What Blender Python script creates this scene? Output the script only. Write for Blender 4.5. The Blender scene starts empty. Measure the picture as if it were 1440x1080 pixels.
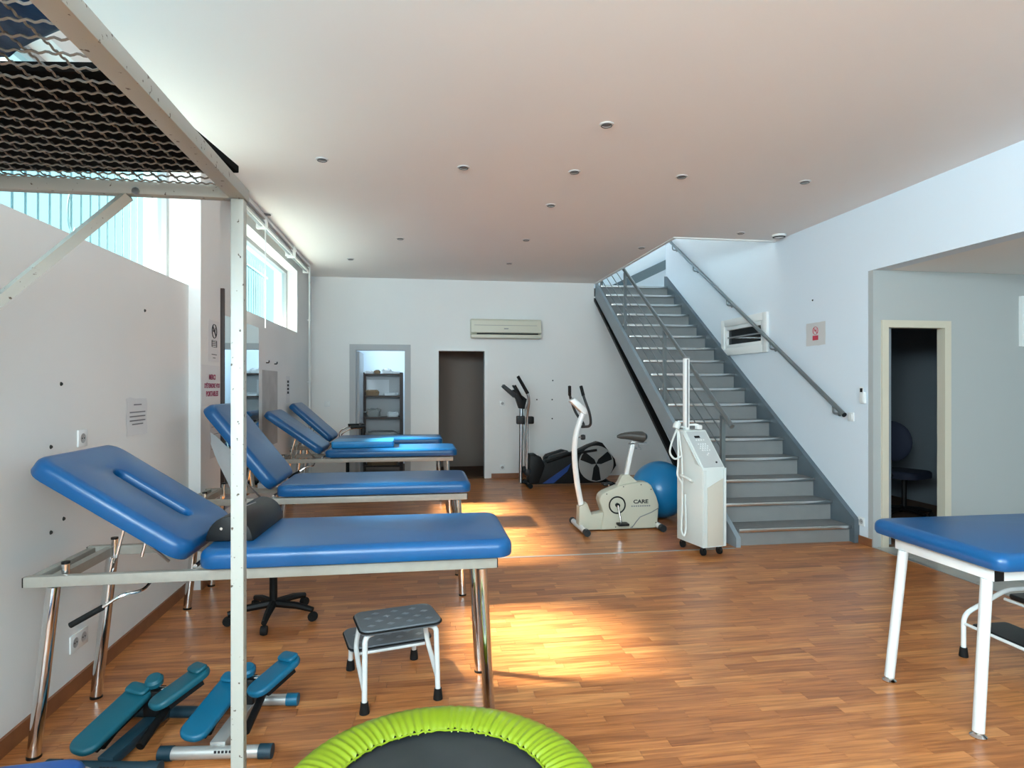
import bpy, bmesh, math, random
from mathutils import Vector, Matrix

random.seed(11)
SC = bpy.context.scene
COL = SC.collection
PI = math.pi

# ------------------------------------------------------------------ camera
F_PX, YAW = 870.0, math.atan(130 / 870)
cd = bpy.data.cameras.new('camera')
cam = bpy.data.objects.new('camera', cd)
COL.objects.link(cam)
cam.location = (0, 0, 1.45)
cam.rotation_euler = (PI / 2, 0, -YAW)
cd.sensor_width = 36.0
cd.lens = 36.0 * F_PX / 1440
cd.shift_y = 3 / 1440
cd.clip_start = 0.02
SC.camera = cam

# ------------------------------------------------------------------ daylight
w = bpy.data.worlds.new('sky'); SC.world = w
w.use_nodes = True
bg = w.node_tree.nodes['Background']
bg.inputs[0].default_value = (0.46, 0.86, 0.95, 1)
bg.inputs[1].default_value = 0.95

def add_light(name, typ, loc, direction, energy, color, size=None, size_y=None, angle=None):
    l = bpy.data.lights.new(name, typ)
    l.energy = energy; l.color = color
    if size is not None:
        l.shape = 'RECTANGLE'; l.size = size; l.size_y = size_y
    if angle is not None: l.angle = angle
    o = bpy.data.objects.new(name, l); COL.objects.link(o)
    o.location = loc
    o.rotation_euler = Vector(direction).to_track_quat('-Z', 'Y').to_euler()
    return o
SUN = add_light('sun', 'SUN', (-8, 3, 8), (0.67, -0.20, -0.715), 44.0, (1.0, 0.85, 0.67), angle=math.radians(10))
# daylight of the rest of the high window strip and of the glazed front behind the photographer
add_light('window_daylight', 'AREA', (-1.70, -1.25, 2.58), (1, 0.55, -0.05), 215, (0.76, 0.93, 1.0), 2.6, 0.8)
add_light('front_daylight', 'AREA', (0.7, -2.85, 2.3), (-0.05, 1, 0.45), 110, (0.80, 0.94, 1.0), 3.2, 1.3)
add_light('storeroom_daylight', 'AREA', (-1.30, 10.75, 2.35), (1, -0.2, 0.15), 15, (0.75, 0.93, 1.0), 0.9, 0.7)
add_light('upstairs_daylight', 'AREA', (1.45, 10.75, 4.3), (1, 0.9, -0.15), 24, (0.70, 0.88, 1.0), 1.6, 1.6)

vs = SC.view_settings
vs.view_transform = 'Standard'; vs.look = 'None'; vs.gamma = 1; vs.use_curve_mapping = False
vs.exposure = 0.97

# ------------------------------------------------------------------ materials
def mat(name, col, rough=0.5, metal=0.0, spec=0.5, bump=None, vary=None, coat=0.0, trans=0.0):
    """bump=(scale,strength), vary=(scale,colour2,amount) : procedural relief and wear"""
    m = bpy.data.materials.new(name); m.use_nodes = True
    nt = m.node_tree; p = nt.nodes['Principled BSDF']
    p.inputs['Base Color'].default_value = (*col, 1)
    p.inputs['Roughness'].default_value = rough
    p.inputs['Metallic'].default_value = metal
    p.inputs['Specular IOR Level'].default_value = spec
    p.inputs['Coat Weight'].default_value = coat
    tc = nt.nodes.new('ShaderNodeNewGeometry')
    if vary:
        n = nt.nodes.new('ShaderNodeTexNoise'); n.inputs['Scale'].default_value = vary[0]; n.inputs['Detail'].default_value = 4
        nt.links.new(tc.outputs['Position'], n.inputs['Vector'])
        r = nt.nodes.new('ShaderNodeValToRGB')
        r.color_ramp.elements[0].position = 0.5 - 0.25; r.color_ramp.elements[1].position = 0.5 + 0.25
        a = tuple(c + (d - c) * vary[2] for c, d in zip(col, vary[1]))
        r.color_ramp.elements[0].color = (*a, 1); r.color_ramp.elements[1].color = (*col, 1)
        nt.links.new(n.outputs['Fac'], r.inputs['Fac']); nt.links.new(r.outputs['Color'], p.inputs['Base Color'])
    if bump:
        n = nt.nodes.new('ShaderNodeTexNoise'); n.inputs['Scale'].default_value = bump[0]; n.inputs['Detail'].default_value = 3
        nt.links.new(tc.outputs['Position'], n.inputs['Vector'])
        b = nt.nodes.new('ShaderNodeBump'); b.inputs['Strength'].default_value = bump[1]; b.inputs['Distance'].default_value = 0.002
        nt.links.new(n.outputs['Fac'], b.inputs['Height']); nt.links.new(b.outputs['Normal'], p.inputs['Normal'])
    return m

M = {}
M['wall'] = mat('wall_paint', (0.83, 0.83, 0.82), 0.75, spec=0.25, bump=(60, 0.12), vary=(1.3, (0.74, 0.74, 0.73), 0.35))
M['wall_blue'] = mat('wall_paint_cool', (0.72, 0.79, 0.86), 0.75, spec=0.25, bump=(60, 0.12))
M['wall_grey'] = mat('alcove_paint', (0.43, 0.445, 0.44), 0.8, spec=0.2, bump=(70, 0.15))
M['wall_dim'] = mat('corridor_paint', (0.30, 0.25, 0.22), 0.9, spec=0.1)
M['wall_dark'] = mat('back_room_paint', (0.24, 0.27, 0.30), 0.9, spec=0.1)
M['ceil'] = mat('ceiling_paint', (0.87, 0.85, 0.83), 0.85, spec=0.15, vary=(0.8, (0.83, 0.80, 0.78), 0.5))
M['white'] = mat('white_paint', (0.80, 0.81, 0.80), 0.45)
M['white_gloss'] = mat('white_enamel', (0.82, 0.84, 0.84), 0.25, coat=0.3)
M['cream'] = mat('cream_paint', (0.62, 0.56, 0.45), 0.5)
M['frame_grey'] = mat('grey_door_paint', (0.42, 0.43, 0.44), 0.5)
M['base_wood'] = mat('baseboard_wood', (0.30, 0.115, 0.045), 0.45, vary=(14, (0.20, 0.07, 0.03), 0.7))
M['sub'] = mat('subfloor', (0.10, 0.045, 0.02), 0.8)
M['tile'] = mat('grey_floor_tile', (0.50, 0.50, 0.47), 0.35, vary=(7, (0.38, 0.38, 0.36), 0.6))
M['grout'] = mat('grout', (0.13, 0.12, 0.11), 0.9)
M['vinyl'] = mat('blue_vinyl', (0.004, 0.090, 0.255), 0.30, spec=0.5, bump=(420, 0.10), vary=(3, (0.003, 0.068, 0.21), 0.7))
M['vinyl2'] = mat('bright_blue_vinyl', (0.015, 0.22, 0.50), 0.35, bump=(420, 0.10))
M['vinyl_corner'] = mat('royal_blue_vinyl', (0.008, 0.07, 0.27), 0.3, bump=(420, 0.1))
M['black_vinyl'] = mat('black_vinyl', (0.006, 0.0065, 0.0075), 0.40, spec=0.35, bump=(200, 0.25))
M['chrome'] = mat('chrome', (0.72, 0.72, 0.72), 0.10, metal=1.0)
M['steel'] = mat('brushed_steel', (0.50, 0.52, 0.54), 0.28, metal=1.0)
M['rail_beige'] = mat('beige_rail_enamel', (0.36, 0.34, 0.30), 0.42, vary=(30, (0.29, 0.27, 0.23), 0.5))
M['black'] = mat('black_plastic', (0.004, 0.004, 0.0045), 0.5, spec=0.3)
M['dark_grey'] = mat('dark_grey_plastic', (0.022, 0.024, 0.027), 0.5, spec=0.35)
M['mid_grey'] = mat('grey_plastic', (0.22, 0.23, 0.24), 0.45)
M['rubber'] = mat('black_rubber', (0.006, 0.006, 0.006), 0.75, spec=0.3)
M['stair'] = mat('stair_grey_paint', (0.25, 0.255, 0.255), 0.5, vary=(6, (0.20, 0.205, 0.21), 0.6))
M['stair_tread'] = mat('stair_tread_lino', (0.20, 0.205, 0.205), 0.55, vary=(25, (0.14, 0.14, 0.14), 0.6))
M['stringer'] = mat('stringer_steel_paint', (0.115, 0.15, 0.175), 0.45, vary=(5, (0.08, 0.10, 0.12), 0.5))
M['stringer_light'] = mat('stringer_outer_paint', (0.30, 0.36, 0.40), 0.4, vary=(5, (0.24, 0.29, 0.32), 0.5))
M['rail_paint'] = mat('railing_steel_paint', (0.20, 0.225, 0.235), 0.28, metal=0.55)
M['nosing'] = mat('aluminium_nosing', (0.70, 0.70, 0.69), 0.25, metal=1.0)
M['bike_cream'] = mat('bike_cream_plastic', (0.55, 0.54, 0.44), 0.4)
M['device'] = mat('device_white_enamel', (0.68, 0.72, 0.70), 0.35)
M['device_beige'] = mat('device_beige_panel', (0.60, 0.56, 0.48), 0.4)
M['ac'] = mat('aged_white_plastic', (0.66, 0.65, 0.54), 0.45)
M['ball'] = mat('blue_ball_rubber', (0.006, 0.20, 0.46), 0.28)
M['lime'] = mat('lime_skirt_fabric', (0.25, 0.35, 0.012), 0.36, bump=(300, 0.1))
M['tramp_mat'] = mat('trampoline_mesh_mat', (0.030, 0.034, 0.038), 0.5, bump=(900, 0.4), vary=(9, (0.045, 0.05, 0.055), 0.8))
M['teal'] = mat('teal_plastic', (0.005, 0.090, 0.13), 0.45, bump=(150, 0.1))
M['teal_blue'] = mat('blue_teal_plastic', (0.003, 0.11, 0.205), 0.40)
M['teal_dark'] = mat('dark_teal_plastic', (0.005, 0.032, 0.052), 0.5)
M['silver'] = mat('silver_paint', (0.48, 0.49, 0.48), 0.35, metal=0.6)
M['step_top'] = mat('grey_step_rubber', (0.11, 0.125, 0.14), 0.38)
M['step_white'] = mat('step_white_enamel', (0.66, 0.68, 0.68), 0.35)
M['wire'] = mat('galvanised_wire', (0.20, 0.20, 0.19), 0.55, metal=0.3)
M['foam'] = mat('black_foam', (0.004, 0.004, 0.004), 0.9, spec=0.1)
M['step_diamond'] = mat('painted_sheen_rubber', (0.20, 0.23, 0.26), 0.35)  # tread diamonds: their reflections put into the colour as a lighter grey
M['socket_grey'] = mat('socket_well', (0.40, 0.40, 0.40), 0.5)
M['panel_grey'] = mat('keypad_film', (0.52, 0.54, 0.54), 0.4)
M['paper'] = mat('paper', (0.74, 0.74, 0.75), 0.8)
M['paper_grey'] = mat('laminated_paper', (0.62, 0.61, 0.60), 0.35)
M['ink'] = mat('black_ink', (0.02, 0.02, 0.025), 0.8)
M['ink_grey'] = mat('grey_ink', (0.20, 0.20, 0.22), 0.8)
M['ink_red'] = mat('red_ink', (0.55, 0.05, 0.08), 0.7)
M['ink_magenta'] = mat('magenta_ink', (0.33, 0.05, 0.12), 0.7)
M['stain'] = mat('dirty_wall_patch', (0.42, 0.41, 0.40), 0.8, vary=(6, (0.55, 0.54, 0.53), 0.9))
M['darkwood'] = mat('dark_stained_wood', (0.035, 0.016, 0.012), 0.5)
M['cloth'] = mat('white_cloth', (0.66, 0.68, 0.70), 0.85, bump=(60, 0.6))
M['cloth_grey'] = mat('grey_cloth', (0.28, 0.29, 0.28), 0.85, bump=(40, 0.6))
M['card'] = mat('brown_card', (0.25, 0.16, 0.09), 0.8)
M['bluebag'] = mat('blue_plastic_sheet', (0.006, 0.045, 0.15), 0.35, bump=(25, 0.8))
M['blue_shroud'] = mat('blue_trim_plastic', (0.01, 0.05, 0.22), 0.35)
M['saddle'] = mat('saddle_vinyl', (0.055, 0.052, 0.048), 0.45, bump=(300, 0.2))
M['bar_paint'] = mat('pale_bar_paint', (0.10, 0.19, 0.22), 0.7)
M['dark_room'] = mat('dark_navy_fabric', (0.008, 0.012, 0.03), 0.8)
M['hole'] = mat('dark_hole', (0.03, 0.028, 0.026), 0.9)

# chipped off-white paint on the cage
def chipped():
    m = mat('chipped_white_paint', (0.38, 0.39, 0.36), 0.45)
    nt = m.node_tree; p = nt.nodes['Principled BSDF']
    g = nt.nodes.new('ShaderNodeNewGeometry')
    n = nt.nodes.new('ShaderNodeTexNoise'); n.inputs['Scale'].default_value = 55; n.inputs['Detail'].default_value = 3
    nt.links.new(g.outputs['Position'], n.inputs['Vector'])
    r = nt.nodes.new('ShaderNodeValToRGB')
    r.color_ramp.elements[0].position = 0.30; r.color_ramp.elements[0].color = (0.07, 0.05, 0.035, 1)
    r.color_ramp.elements[1].position = 0.335; r.color_ramp.elements[1].color = (0.38, 0.39, 0.36, 1)
    nt.links.new(n.outputs['Fac'], r.inputs['Fac']); nt.links.new(r.outputs['Color'], p.inputs['Base Color'])
    return m
M['cage'] = chipped()

def floor_mat():
    m = bpy.data.materials.new('laminate_strip'); m.use_nodes = True
    nt = m.node_tree; p = nt.nodes['Principled BSDF']; L = nt.links
    at = nt.nodes.new('ShaderNodeAttribute'); at.attribute_name = 'tone'
    g = nt.nodes.new('ShaderNodeNewGeometry')
    mp = nt.nodes.new('ShaderNodeMapping'); mp.inputs['Scale'].default_value = (2.2, 34, 1)
    L.new(g.outputs['Position'], mp.inputs['Vector'])
    off = nt.nodes.new('ShaderNodeVectorMath'); off.operation = 'SCALE'; off.inputs[3].default_value = 17.0
    cmb = nt.nodes.new('ShaderNodeCombineXYZ'); L.new(at.outputs['Fac'], cmb.inputs[0]); L.new(at.outputs['Fac'], cmb.inputs[2])
    L.new(cmb.outputs[0], off.inputs[0])
    ad = nt.nodes.new('ShaderNodeVectorMath'); L.new(mp.outputs[0], ad.inputs[0]); L.new(off.outputs[0], ad.inputs[1])
    n = nt.nodes.new('ShaderNodeTexNoise'); n.inputs['Scale'].default_value = 1.6; n.inputs['Detail'].default_value = 6; n.inputs['Distortion'].default_value = 0.6
    L.new(ad.outputs[0], n.inputs['Vector'])
    ra = nt.nodes.new('ShaderNodeValToRGB')
    e = ra.color_ramp.elements
    e[0].position = 0.0; e[0].color = (0.38, 0.135, 0.042, 1)
    e[1].position = 1.0; e[1].color = (0.66, 0.285, 0.095, 1)
    x = e.new(0.5); x.color = (0.53, 0.20, 0.062, 1)
    L.new(at.outputs['Fac'], ra.inputs['Fac'])
    rb = nt.nodes.new('ShaderNodeValToRGB')
    e = rb.color_ramp.elements
    e[0].position = 0.33; e[0].color = (0.60, 0.52, 0.46, 1)
    e[1].position = 0.62; e[1].color = (1.05, 1.05, 1.05, 1)
    L.new(n.outputs['Fac'], rb.inputs['Fac'])
    mx = nt.nodes.new('ShaderNodeMix'); mx.data_type = 'RGBA'; mx.blend_type = 'MULTIPLY'; mx.inputs[0].default_value = 1.0
    L.new(ra.outputs['Color'], mx.inputs[6]); L.new(rb.outputs['Color'], mx.inputs[7])
    L.new(mx.outputs[2], p.inputs['Base Color'])
    p.inputs['Roughness'].default_value = 0.30
    p.inputs['Specular IOR Level'].default_value = 0.45
    b = nt.nodes.new('ShaderNodeBump'); b.inputs['Strength'].default_value = 0.06; b.inputs['Distance'].default_value = 0.002
    L.new(n.outputs['Fac'], b.inputs['Height']); L.new(b.outputs['Normal'], p.inputs['Normal'])
    return m
M['floor'] = floor_mat()

def glass_mat(name, tint, gloss=0.08, rough=0.05, milk=0.0, milkcol=(0.7, 0.9, 0.95)):
    m = bpy.data.materials.new(name); m.use_nodes = True
    nt = m.node_tree; nt.nodes.clear(); L = nt.links
    o = nt.nodes.new('ShaderNodeOutputMaterial')
    t = nt.nodes.new('ShaderNodeBsdfTransparent'); t.inputs[0].default_value = (*tint, 1)
    gl = nt.nodes.new('ShaderNodeBsdfGlossy'); gl.inputs['Roughness'].default_value = rough
    mx = nt.nodes.new('ShaderNodeMixShader'); mx.inputs[0].default_value = gloss
    L.new(t.outputs[0], mx.inputs[1]); L.new(gl.outputs[0], mx.inputs[2])
    last = mx
    if milk > 0:
        tr = nt.nodes.new('ShaderNodeBsdfTranslucent'); tr.inputs[0].default_value = (*milkcol, 1)
        m2 = nt.nodes.new('ShaderNodeMixShader'); m2.inputs[0].default_value = milk
        L.new(mx.outputs[0], m2.inputs[1]); L.new(tr.outputs[0], m2.inputs[2]); last = m2
    L.new(last.outputs[0], o.inputs[0])
    return m
M['glass'] = glass_mat('pale_window_glass', (0.90, 0.98, 1.0), 0.04)
M['glass_dark'] = glass_mat('dark_pane_glass', (0.25, 0.28, 0.30), 0.10)
M['sheet'] = glass_mat('clear_plastic_sleeve', (0.93, 0.93, 0.93), 0.10, 0.15)
mm = mat('mirror_silver', (0.78, 0.86, 0.87), 0.02, metal=1.0); M['mirror'] = mm

# ------------------------------------------------------------------ mesh helpers
def new(): return bmesh.new()

def box(bm, x0, y0, z0, x1, y1, z1, bev=0.0, seg=2):
    t = bmesh.new() if bev else bm
    v = [t.verts.new((x, y, z)) for x in (x0, x1) for y in (y0, y1) for z in (z0, z1)]
    for f in ((0, 1, 3, 2), (4, 6, 7, 5), (0, 4, 5, 1), (2, 3, 7, 6), (0, 2, 6, 4), (1, 5, 7, 3)):
        t.faces.new([v[i] for i in f])
    if bev:
        bmesh.ops.bevel(t, geom=t.edges[:], offset=bev, segments=seg, profile=0.5, affect='EDGES')
        merge(bm, t)
    return bm

def merge(bm, t, mtx=None):
    if mtx is not None: bmesh.ops.transform(t, matrix=mtx, verts=t.verts[:])
    mp = {v: bm.verts.new(v.co) for v in t.verts}
    for f in t.faces:
        try: bm.faces.new([mp[v] for v in f.verts])
        except ValueError: pass
    t.free()

def tube(bm, pts, r, n=10, closed=False, flat=1.0):
    pts = [Vector(p) for p in pts]; k = len(pts)
    rs = r if isinstance(r, (list, tuple)) else [r] * k
    tang = []
    for i in range(k):
        a = pts[i - 1] if (i > 0 or closed) else pts[i]
        b = pts[(i + 1) % k] if (i < k - 1 or closed) else pts[i]
        tang.append((b - a).normalized())
    up = Vector((0, 0, 1)) if abs(tang[0].z) < 0.9 else Vector((1, 0, 0))
    nrm = (up - tang[0] * up.dot(tang[0])).normalized()
    rings = []
    for i in range(k):
        nrm = (nrm - tang[i] * nrm.dot(tang[i])).normalized()
        bi = tang[i].cross(nrm)
        rings.append([bm.verts.new(pts[i] + (nrm * math.cos(2 * PI * j / n) * flat + bi * math.sin(2 * PI * j / n)) * rs[i]) for j in range(n)])
    m = k if closed else k - 1
    for i in range(m):
        A, B = rings[i], rings[(i + 1) % k]
        for j in range(n):
            bm.faces.new((A[j], A[(j + 1) % n], B[(j + 1) % n], B[j]))
    if not closed:
        bm.faces.new(rings[0][::-1]); bm.faces.new(rings[-1])
    return bm

def bend(pts, rad=0.05, seg=5):
    """round the corners of a polyline"""
    pts = [Vector(p) for p in pts]; out = [pts[0]]
    for i in range(1, len(pts) - 1):
        a, b, c = pts[i - 1], pts[i], pts[i + 1]
        d = min(rad, (a - b).length * .45, (c - b).length * .45)
        p, q = b + (a - b).normalized() * d, b + (c - b).normalized() * d
        for s in range(seg + 1):
            t = s / seg
            out.append(p * (1 - t) ** 2 + b * 2 * t * (1 - t) + q * t * t)
    out.append(pts[-1]); return out

def lathe(bm, prof, n=24, mtx=None):
    t = bmesh.new(); rings = []
    for r, z in prof:
        if r < 1e-6: rings.append([t.verts.new((0, 0, z))])
        else: rings.append([t.verts.new((r * math.cos(2 * PI * j / n), r * math.sin(2 * PI * j / n), z)) for j in range(n)])
    for A, B in zip(rings, rings[1:]):
        for j in range(n):
            k = (j + 1) % n
            if len(A) == 1 and len(B) == 1: continue
            if len(A) == 1: t.faces.new((A[0], B[k], B[j]))
            elif len(B) == 1: t.faces.new((A[j], A[k], B[0]))
            else: t.faces.new((A[j], A[k], B[k], B[j]))
    bmesh.ops.recalc_face_normals(t, faces=t.faces[:])
    merge(bm, t, mtx)
    return bm

def prism(bm, poly, y0, y1, bev=0.0, seg=2, mtx=None):
    """polygon in XZ extruded along Y"""
    t = bmesh.new()
    a = [t.verts.new((x, y0, z)) for x, z in poly]; b = [t.verts.new((x, y1, z)) for x, z in poly]
    t.faces.new(a); t.faces.new(b[::-1]); n = len(poly)
    for i in range(n): t.faces.new((a[i], b[i], b[(i + 1) % n], a[(i + 1) % n]))
    bmesh.ops.recalc_face_normals(t, faces=t.faces[:])
    if bev:
        es = [e for e in t.edges if (abs(e.verts[0].co.y - e.verts[1].co.y) < 1e-7)]
        bmesh.ops.bevel(t, geom=es, offset=bev, segments=seg, profile=0.5, affect='EDGES')
    merge(bm, t, mtx)
    return bm

def round_rect(x0, y0, x1, y1, r, n=6):
    out = []
    for cx, cy, a in ((x1 - r, y1 - r, 0), (x0 + r, y1 - r, PI / 2), (x0 + r, y0 + r, PI), (x1 - r, y0 + r, 3 * PI / 2)):
        for i in range(n + 1):
            t = a + PI / 2 * i / n
            out.append((cx + r * math.cos(t), cy + r * math.sin(t)))
    return out

def cushion(bm, L, W, T, rc=0.06, re=0.03, slot=None, mtx=None, x0=0.0, rb=0.012, n=6):
    """padded slab lying in x0..x0+L, -W/2..W/2, 0..T with soft edges; slot=(x,len,width,depth)"""
    t = bmesh.new()
    prof = [(rb, 0.0), (rb * .3, rb * .3), (0, rb)]
    for i in range(6):
        a = PI / 2 * i / 5
        prof.append((re * (1 - math.cos(a)), T - re + re * math.sin(a)))
    rings = []
    for ins, z in prof:
        rr = max(rc - ins * 0.6, 0.004)
        rings.append([t.verts.new((x, y, z)) for x, y in round_rect(x0 + ins, -W / 2 + ins, x0 + L - ins, W / 2 - ins, rr, n)])
    N = len(rings[0])
    for A, B in zip(rings, rings[1:]):
        for j in range(N): t.faces.new((A[j], A[(j + 1) % N], B[(j + 1) % N], B[j]))
    t.faces.new(rings[0][::-1])
    if not slot: t.faces.new(rings[-1])
    else:
        sx, sl, sw, sd = slot
        loops = []
        for ins, z in ((-.014, T), (-.008, T - .0025), (-.003, T - .008), (0, T - .016), (0.002, T - sd)):
            loops.append([t.verts.new((x, y, z)) for x, y in round_rect(sx - sl / 2 + ins, -sw / 2 + ins, sx + sl / 2 - ins, sw / 2 - ins, sw / 2 - ins - .004, n)])
        for A, B in zip(loops, loops[1:]):
            for j in range(N): t.faces.new((A[j], A[(j + 1) % N], B[(j + 1) % N], B[j]))
        t.faces.new(loops[-1])
        O, I = rings[-1], loops[0]
        for j in range(N): t.faces.new((O[j], O[(j + 1) % N], I[(j + 1) % N], I[j]))
    bmesh.ops.recalc_face_normals(t, faces=t.faces[:])
    merge(bm, t, mtx)
    return bm

def ball(bm, c, r, nu=24, nv=14, sc=(1, 1, 1)):
    return lathe(bm, [(r * math.sin(PI * i / nv), -r * math.cos(PI * i / nv)) for i in range(nv + 1)], nu,
                 Matrix.Translation(c) @ Matrix.Diagonal((*sc, 1)))

def ob(name, bm, m, parent=None, smooth=True, label=None):
    me = bpy.data.meshes.new(name); bm.to_mesh(me); bm.free()
    return ob_mesh(name, me, m, parent, smooth, label)

def ob_mesh(name, me, m, parent=None, smooth=True, label=None):
    if m is not None:
        me.materials.clear(); me.materials.append(M[m] if isinstance(m, str) else m)
    if smooth:
        me.polygons.foreach_set('use_smooth', [True] * len(me.polygons))
        me.set_sharp_from_angle(angle=math.radians(38))
    o = bpy.data.objects.new(name, me); COL.objects.link(o)
    if parent is not None: o.parent = parent
    if label: o['label'] = label
    return o

def thing(name, label, cat, loc=(0, 0, 0), rz=0.0, group=None):
    o = bpy.data.objects.new(name, None); COL.objects.link(o)
    o.empty_display_size = 0.05
    o.location = loc; o.rotation_euler = (0, 0, rz)
    return tag(o, label, cat, group)

def tag(o, label, cat, group=None):
    o['label'] = label; o['category'] = cat
    if group: o['group'] = group
    return o

def struct(name, bm, m, label=None, parent=None, smooth=False):
    o = ob(name, bm, m, parent, smooth)
    if parent is None: o['kind'] = 'structure'
    if label: o['label'] = label
    return o

def bxo(name, b, m, parent=None, bev=0.0, label=None):
    return ob(name, box(new(), *b, bev=bev), m, parent, smooth=bool(bev), label=label)

def cyl(bm, a, b, r, n=14): return tube(bm, [a, b], r, n)

def copy_tree(o, parent=None):
    c = o.copy(); COL.objects.link(c); c.parent = parent
    for ch in o.children: copy_tree(ch, c)
    return c

def text_mesh(s, size, m, parent, mtx, name='lettering', depth=0.0006, align='CENTER', sx=1.0):
    cu = bpy.data.curves.new('text', 'FONT'); cu.body = s; cu.size = size; cu.align_x = align; cu.extrude = depth; cu.resolution_u = 3; cu.offset = size * .035
    to = bpy.data.objects.new('text', cu)
    me = bpy.data.meshes.new_from_object(to)
    bpy.data.objects.remove(to)
    me.transform(mtx @ Matrix.Diagonal((sx, 1, 1, 1)))
    return ob_mesh(name, me, m, parent, smooth=False)

# text lying in a wall plane: facing -Y (back walls), +X (left wall), -X (right wall)
FACE_MY = Matrix(((1, 0, 0), (0, 0, -1), (0, 1, 0))).to_4x4()
FACE_PX = Matrix(((0, 0, 1), (1, 0, 0), (0, 1, 0))).to_4x4()
FACE_MX = Matrix(((0, 0, -1), (-1, 0, 0), (0, 1, 0))).to_4x4()

# ------------------------------------------------------------------ room shell
XL, XR, YB, ZC, YR, YA = -1.62, 4.03, 9.70, 3.11, -3.0, 5.02
SILL, HEAD = 2.165, 2.99

# left wall with two high strip windows
b = new()
box(b, XL - .30, YR, 0, XL, YB, SILL)
box(b, XL - .30, YR, HEAD, XL, YB, ZC)
for a, c in ((YR, -2.2), (4.68, 5.86), (8.62, YB)): box(b, XL - .30, a, SILL, XL, c, HEAD)
box(b, XL, 4.68, 0, XL + .08, 5.12, ZC)                       # pilaster
wall_left = struct('wall_left', b, 'wall')

def strip_window(name, y0, y1, bars_from, label):
    xg = XL - .16
    w_ = thing(name, label, None, (0, 0, 0)); del w_['category']; w_['kind'] = 'structure'
    b = new()
    for (a0, a1, z0, z1) in ((y0, y1, SILL, SILL + .045), (y0, y1, HEAD - .045, HEAD), (y0, y0 + .045, SILL + .045, HEAD - .045), (y1 - .045, y1, SILL + .045, HEAD - .045)):
        box(b, xg - .03, a0, z0, xg + .03, a1, z1)
    ob('window_frame', b, 'frame_grey', w_, smooth=False)
    n = max(1, round((y1 - y0) / 2.3)); st = (y1 - y0 - .09) / n
    for i in range(n):
        a = y0 + .045 + i * st
        if i: bxo('mullion', (xg - .028, a - .02, SILL + .045, xg + .028, a + .02, HEAD - .045), 'frame_grey', w_)
        bxo('pane', (xg - .004, a + (.021 if i else 0.001), SILL + .046, xg + .004, a + st - .021, HEAD - .046), 'glass', w_)
    # outside grille
    bxo('grille_rail', (XL - .52, y0 - .3, SILL + .10, XL - .49, y1 + .5, SILL + .125), 'bar_paint', w_)
    bxo('grille_rail', (XL - .52, y0 - .3, HEAD - .04, XL - .49, y1 + .5, HEAD - .015), 'bar_paint', w_)
    me = None; y = bars_from
    while y < y1 + .45:
        if me is None:
            o = ob('grille_bar', cyl(new(), (XL - .505, 0, SILL + .0), (XL - .505, 0, HEAD + .1), .0065, 6), 'bar_paint', w_); me = o.data
        else:
            o = bpy.data.objects.new('grille_bar', me); COL.objects.link(o); o.parent = w_
        o.location.y = y; y += .112
    return w_
struct('sun_blocker', box(new(), XL - 1.55, YR - 1.2, 3.26, XL - .30, 3.98, 3.34), 'wall')  # unseen slab added outside to keep direct sun off the near floor
w1 = strip_window('window_1', -2.2, 4.68, 1.6, 'near high strip window with pale outside bars above the left wall')
w2 = strip_window('window_2', 5.86, 8.62, 5.6, 'far high strip window with pale outside bars under the roller blinds')
# ornament of the outside grille
b = new(); tube(b, [(XL - .50, 4.18 + .05 * math.cos(t), 2.52 + .12 * math.sin(t)) for t in [PI * .5 + PI * 1.25 * i / 14 for i in range(15)]], .006, 6)
ob('grille_scroll', b, 'bar_paint', w1)

# back wall with two door openings
D1, D2, DT = (-0.985, -0.207), (0.274, 1.030), 2.02
b = new()
for x0, x1, z0, z1 in ((XL - .3, D1[0], 0, ZC), (D1[0], D1[1], DT, ZC), (D1[1], D2[0], 0, ZC), (D2[0], D2[1], DT, ZC), (D2[1], 2.79, 0, ZC), (2.79, XR + .2, 0, 2.90)):
    box(b, x0, YB, z0, x1, YB + .14, z1)
struct('wall_back', b, 'wall')

# right wall (with the small window), beam above the alcove
b = new()
W3 = (6.72, 7.76, 1.88, 2.29)
for y0, y1, z0, z1 in ((YA + .14, W3[0], 0, ZC), (W3[0], W3[1], 0, W3[2]), (W3[0], W3[1], W3[3], ZC), (W3[1], YB + .05, 0, ZC), (6.45, YB + .05, ZC, 5.4)):
    box(b, XR, y0, z0, XR + .16, y1, z1)
box(b, XR, YR, 2.495, XR + .16, YA + .14, ZC)
box(b, XR, YA + .062, 0, XR + .16, YA + .14, 2.495)
struct('wall_right', b, 'wall_blue')
# alcove
b = new()
D3 = (4.155, 4.765, 2.0)
for x0, x1, z0, z1 in ((XR + .001, D3[0], 0, 2.4945), (D3[0], D3[1], D3[2], 2.4945), (D3[1], 6.6, 0, 2.4945)):
    box(b, x0, YA, z0, x1, YA + .06, z1)
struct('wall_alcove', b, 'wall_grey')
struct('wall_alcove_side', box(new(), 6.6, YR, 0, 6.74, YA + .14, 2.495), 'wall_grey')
struct('ceiling_alcove', box(new(), XR + .16, YR, 2.495, 6.74, YA + .14, 2.60), 'ceil')
# rear wall behind the photographer: masonry round a glazed shop front
b = new()
for x0, x1, z0, z1 in ((XL, -1.1, 0, ZC), (3.5, 6.74, 0, ZC), (-1.1, 3.5, 2.95, ZC), (-1.1, 3.5, 0, .7)): box(b, x0, YR - .14, z0, x1, YR, z1)
struct('wall_rear', b, 'wall')

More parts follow.
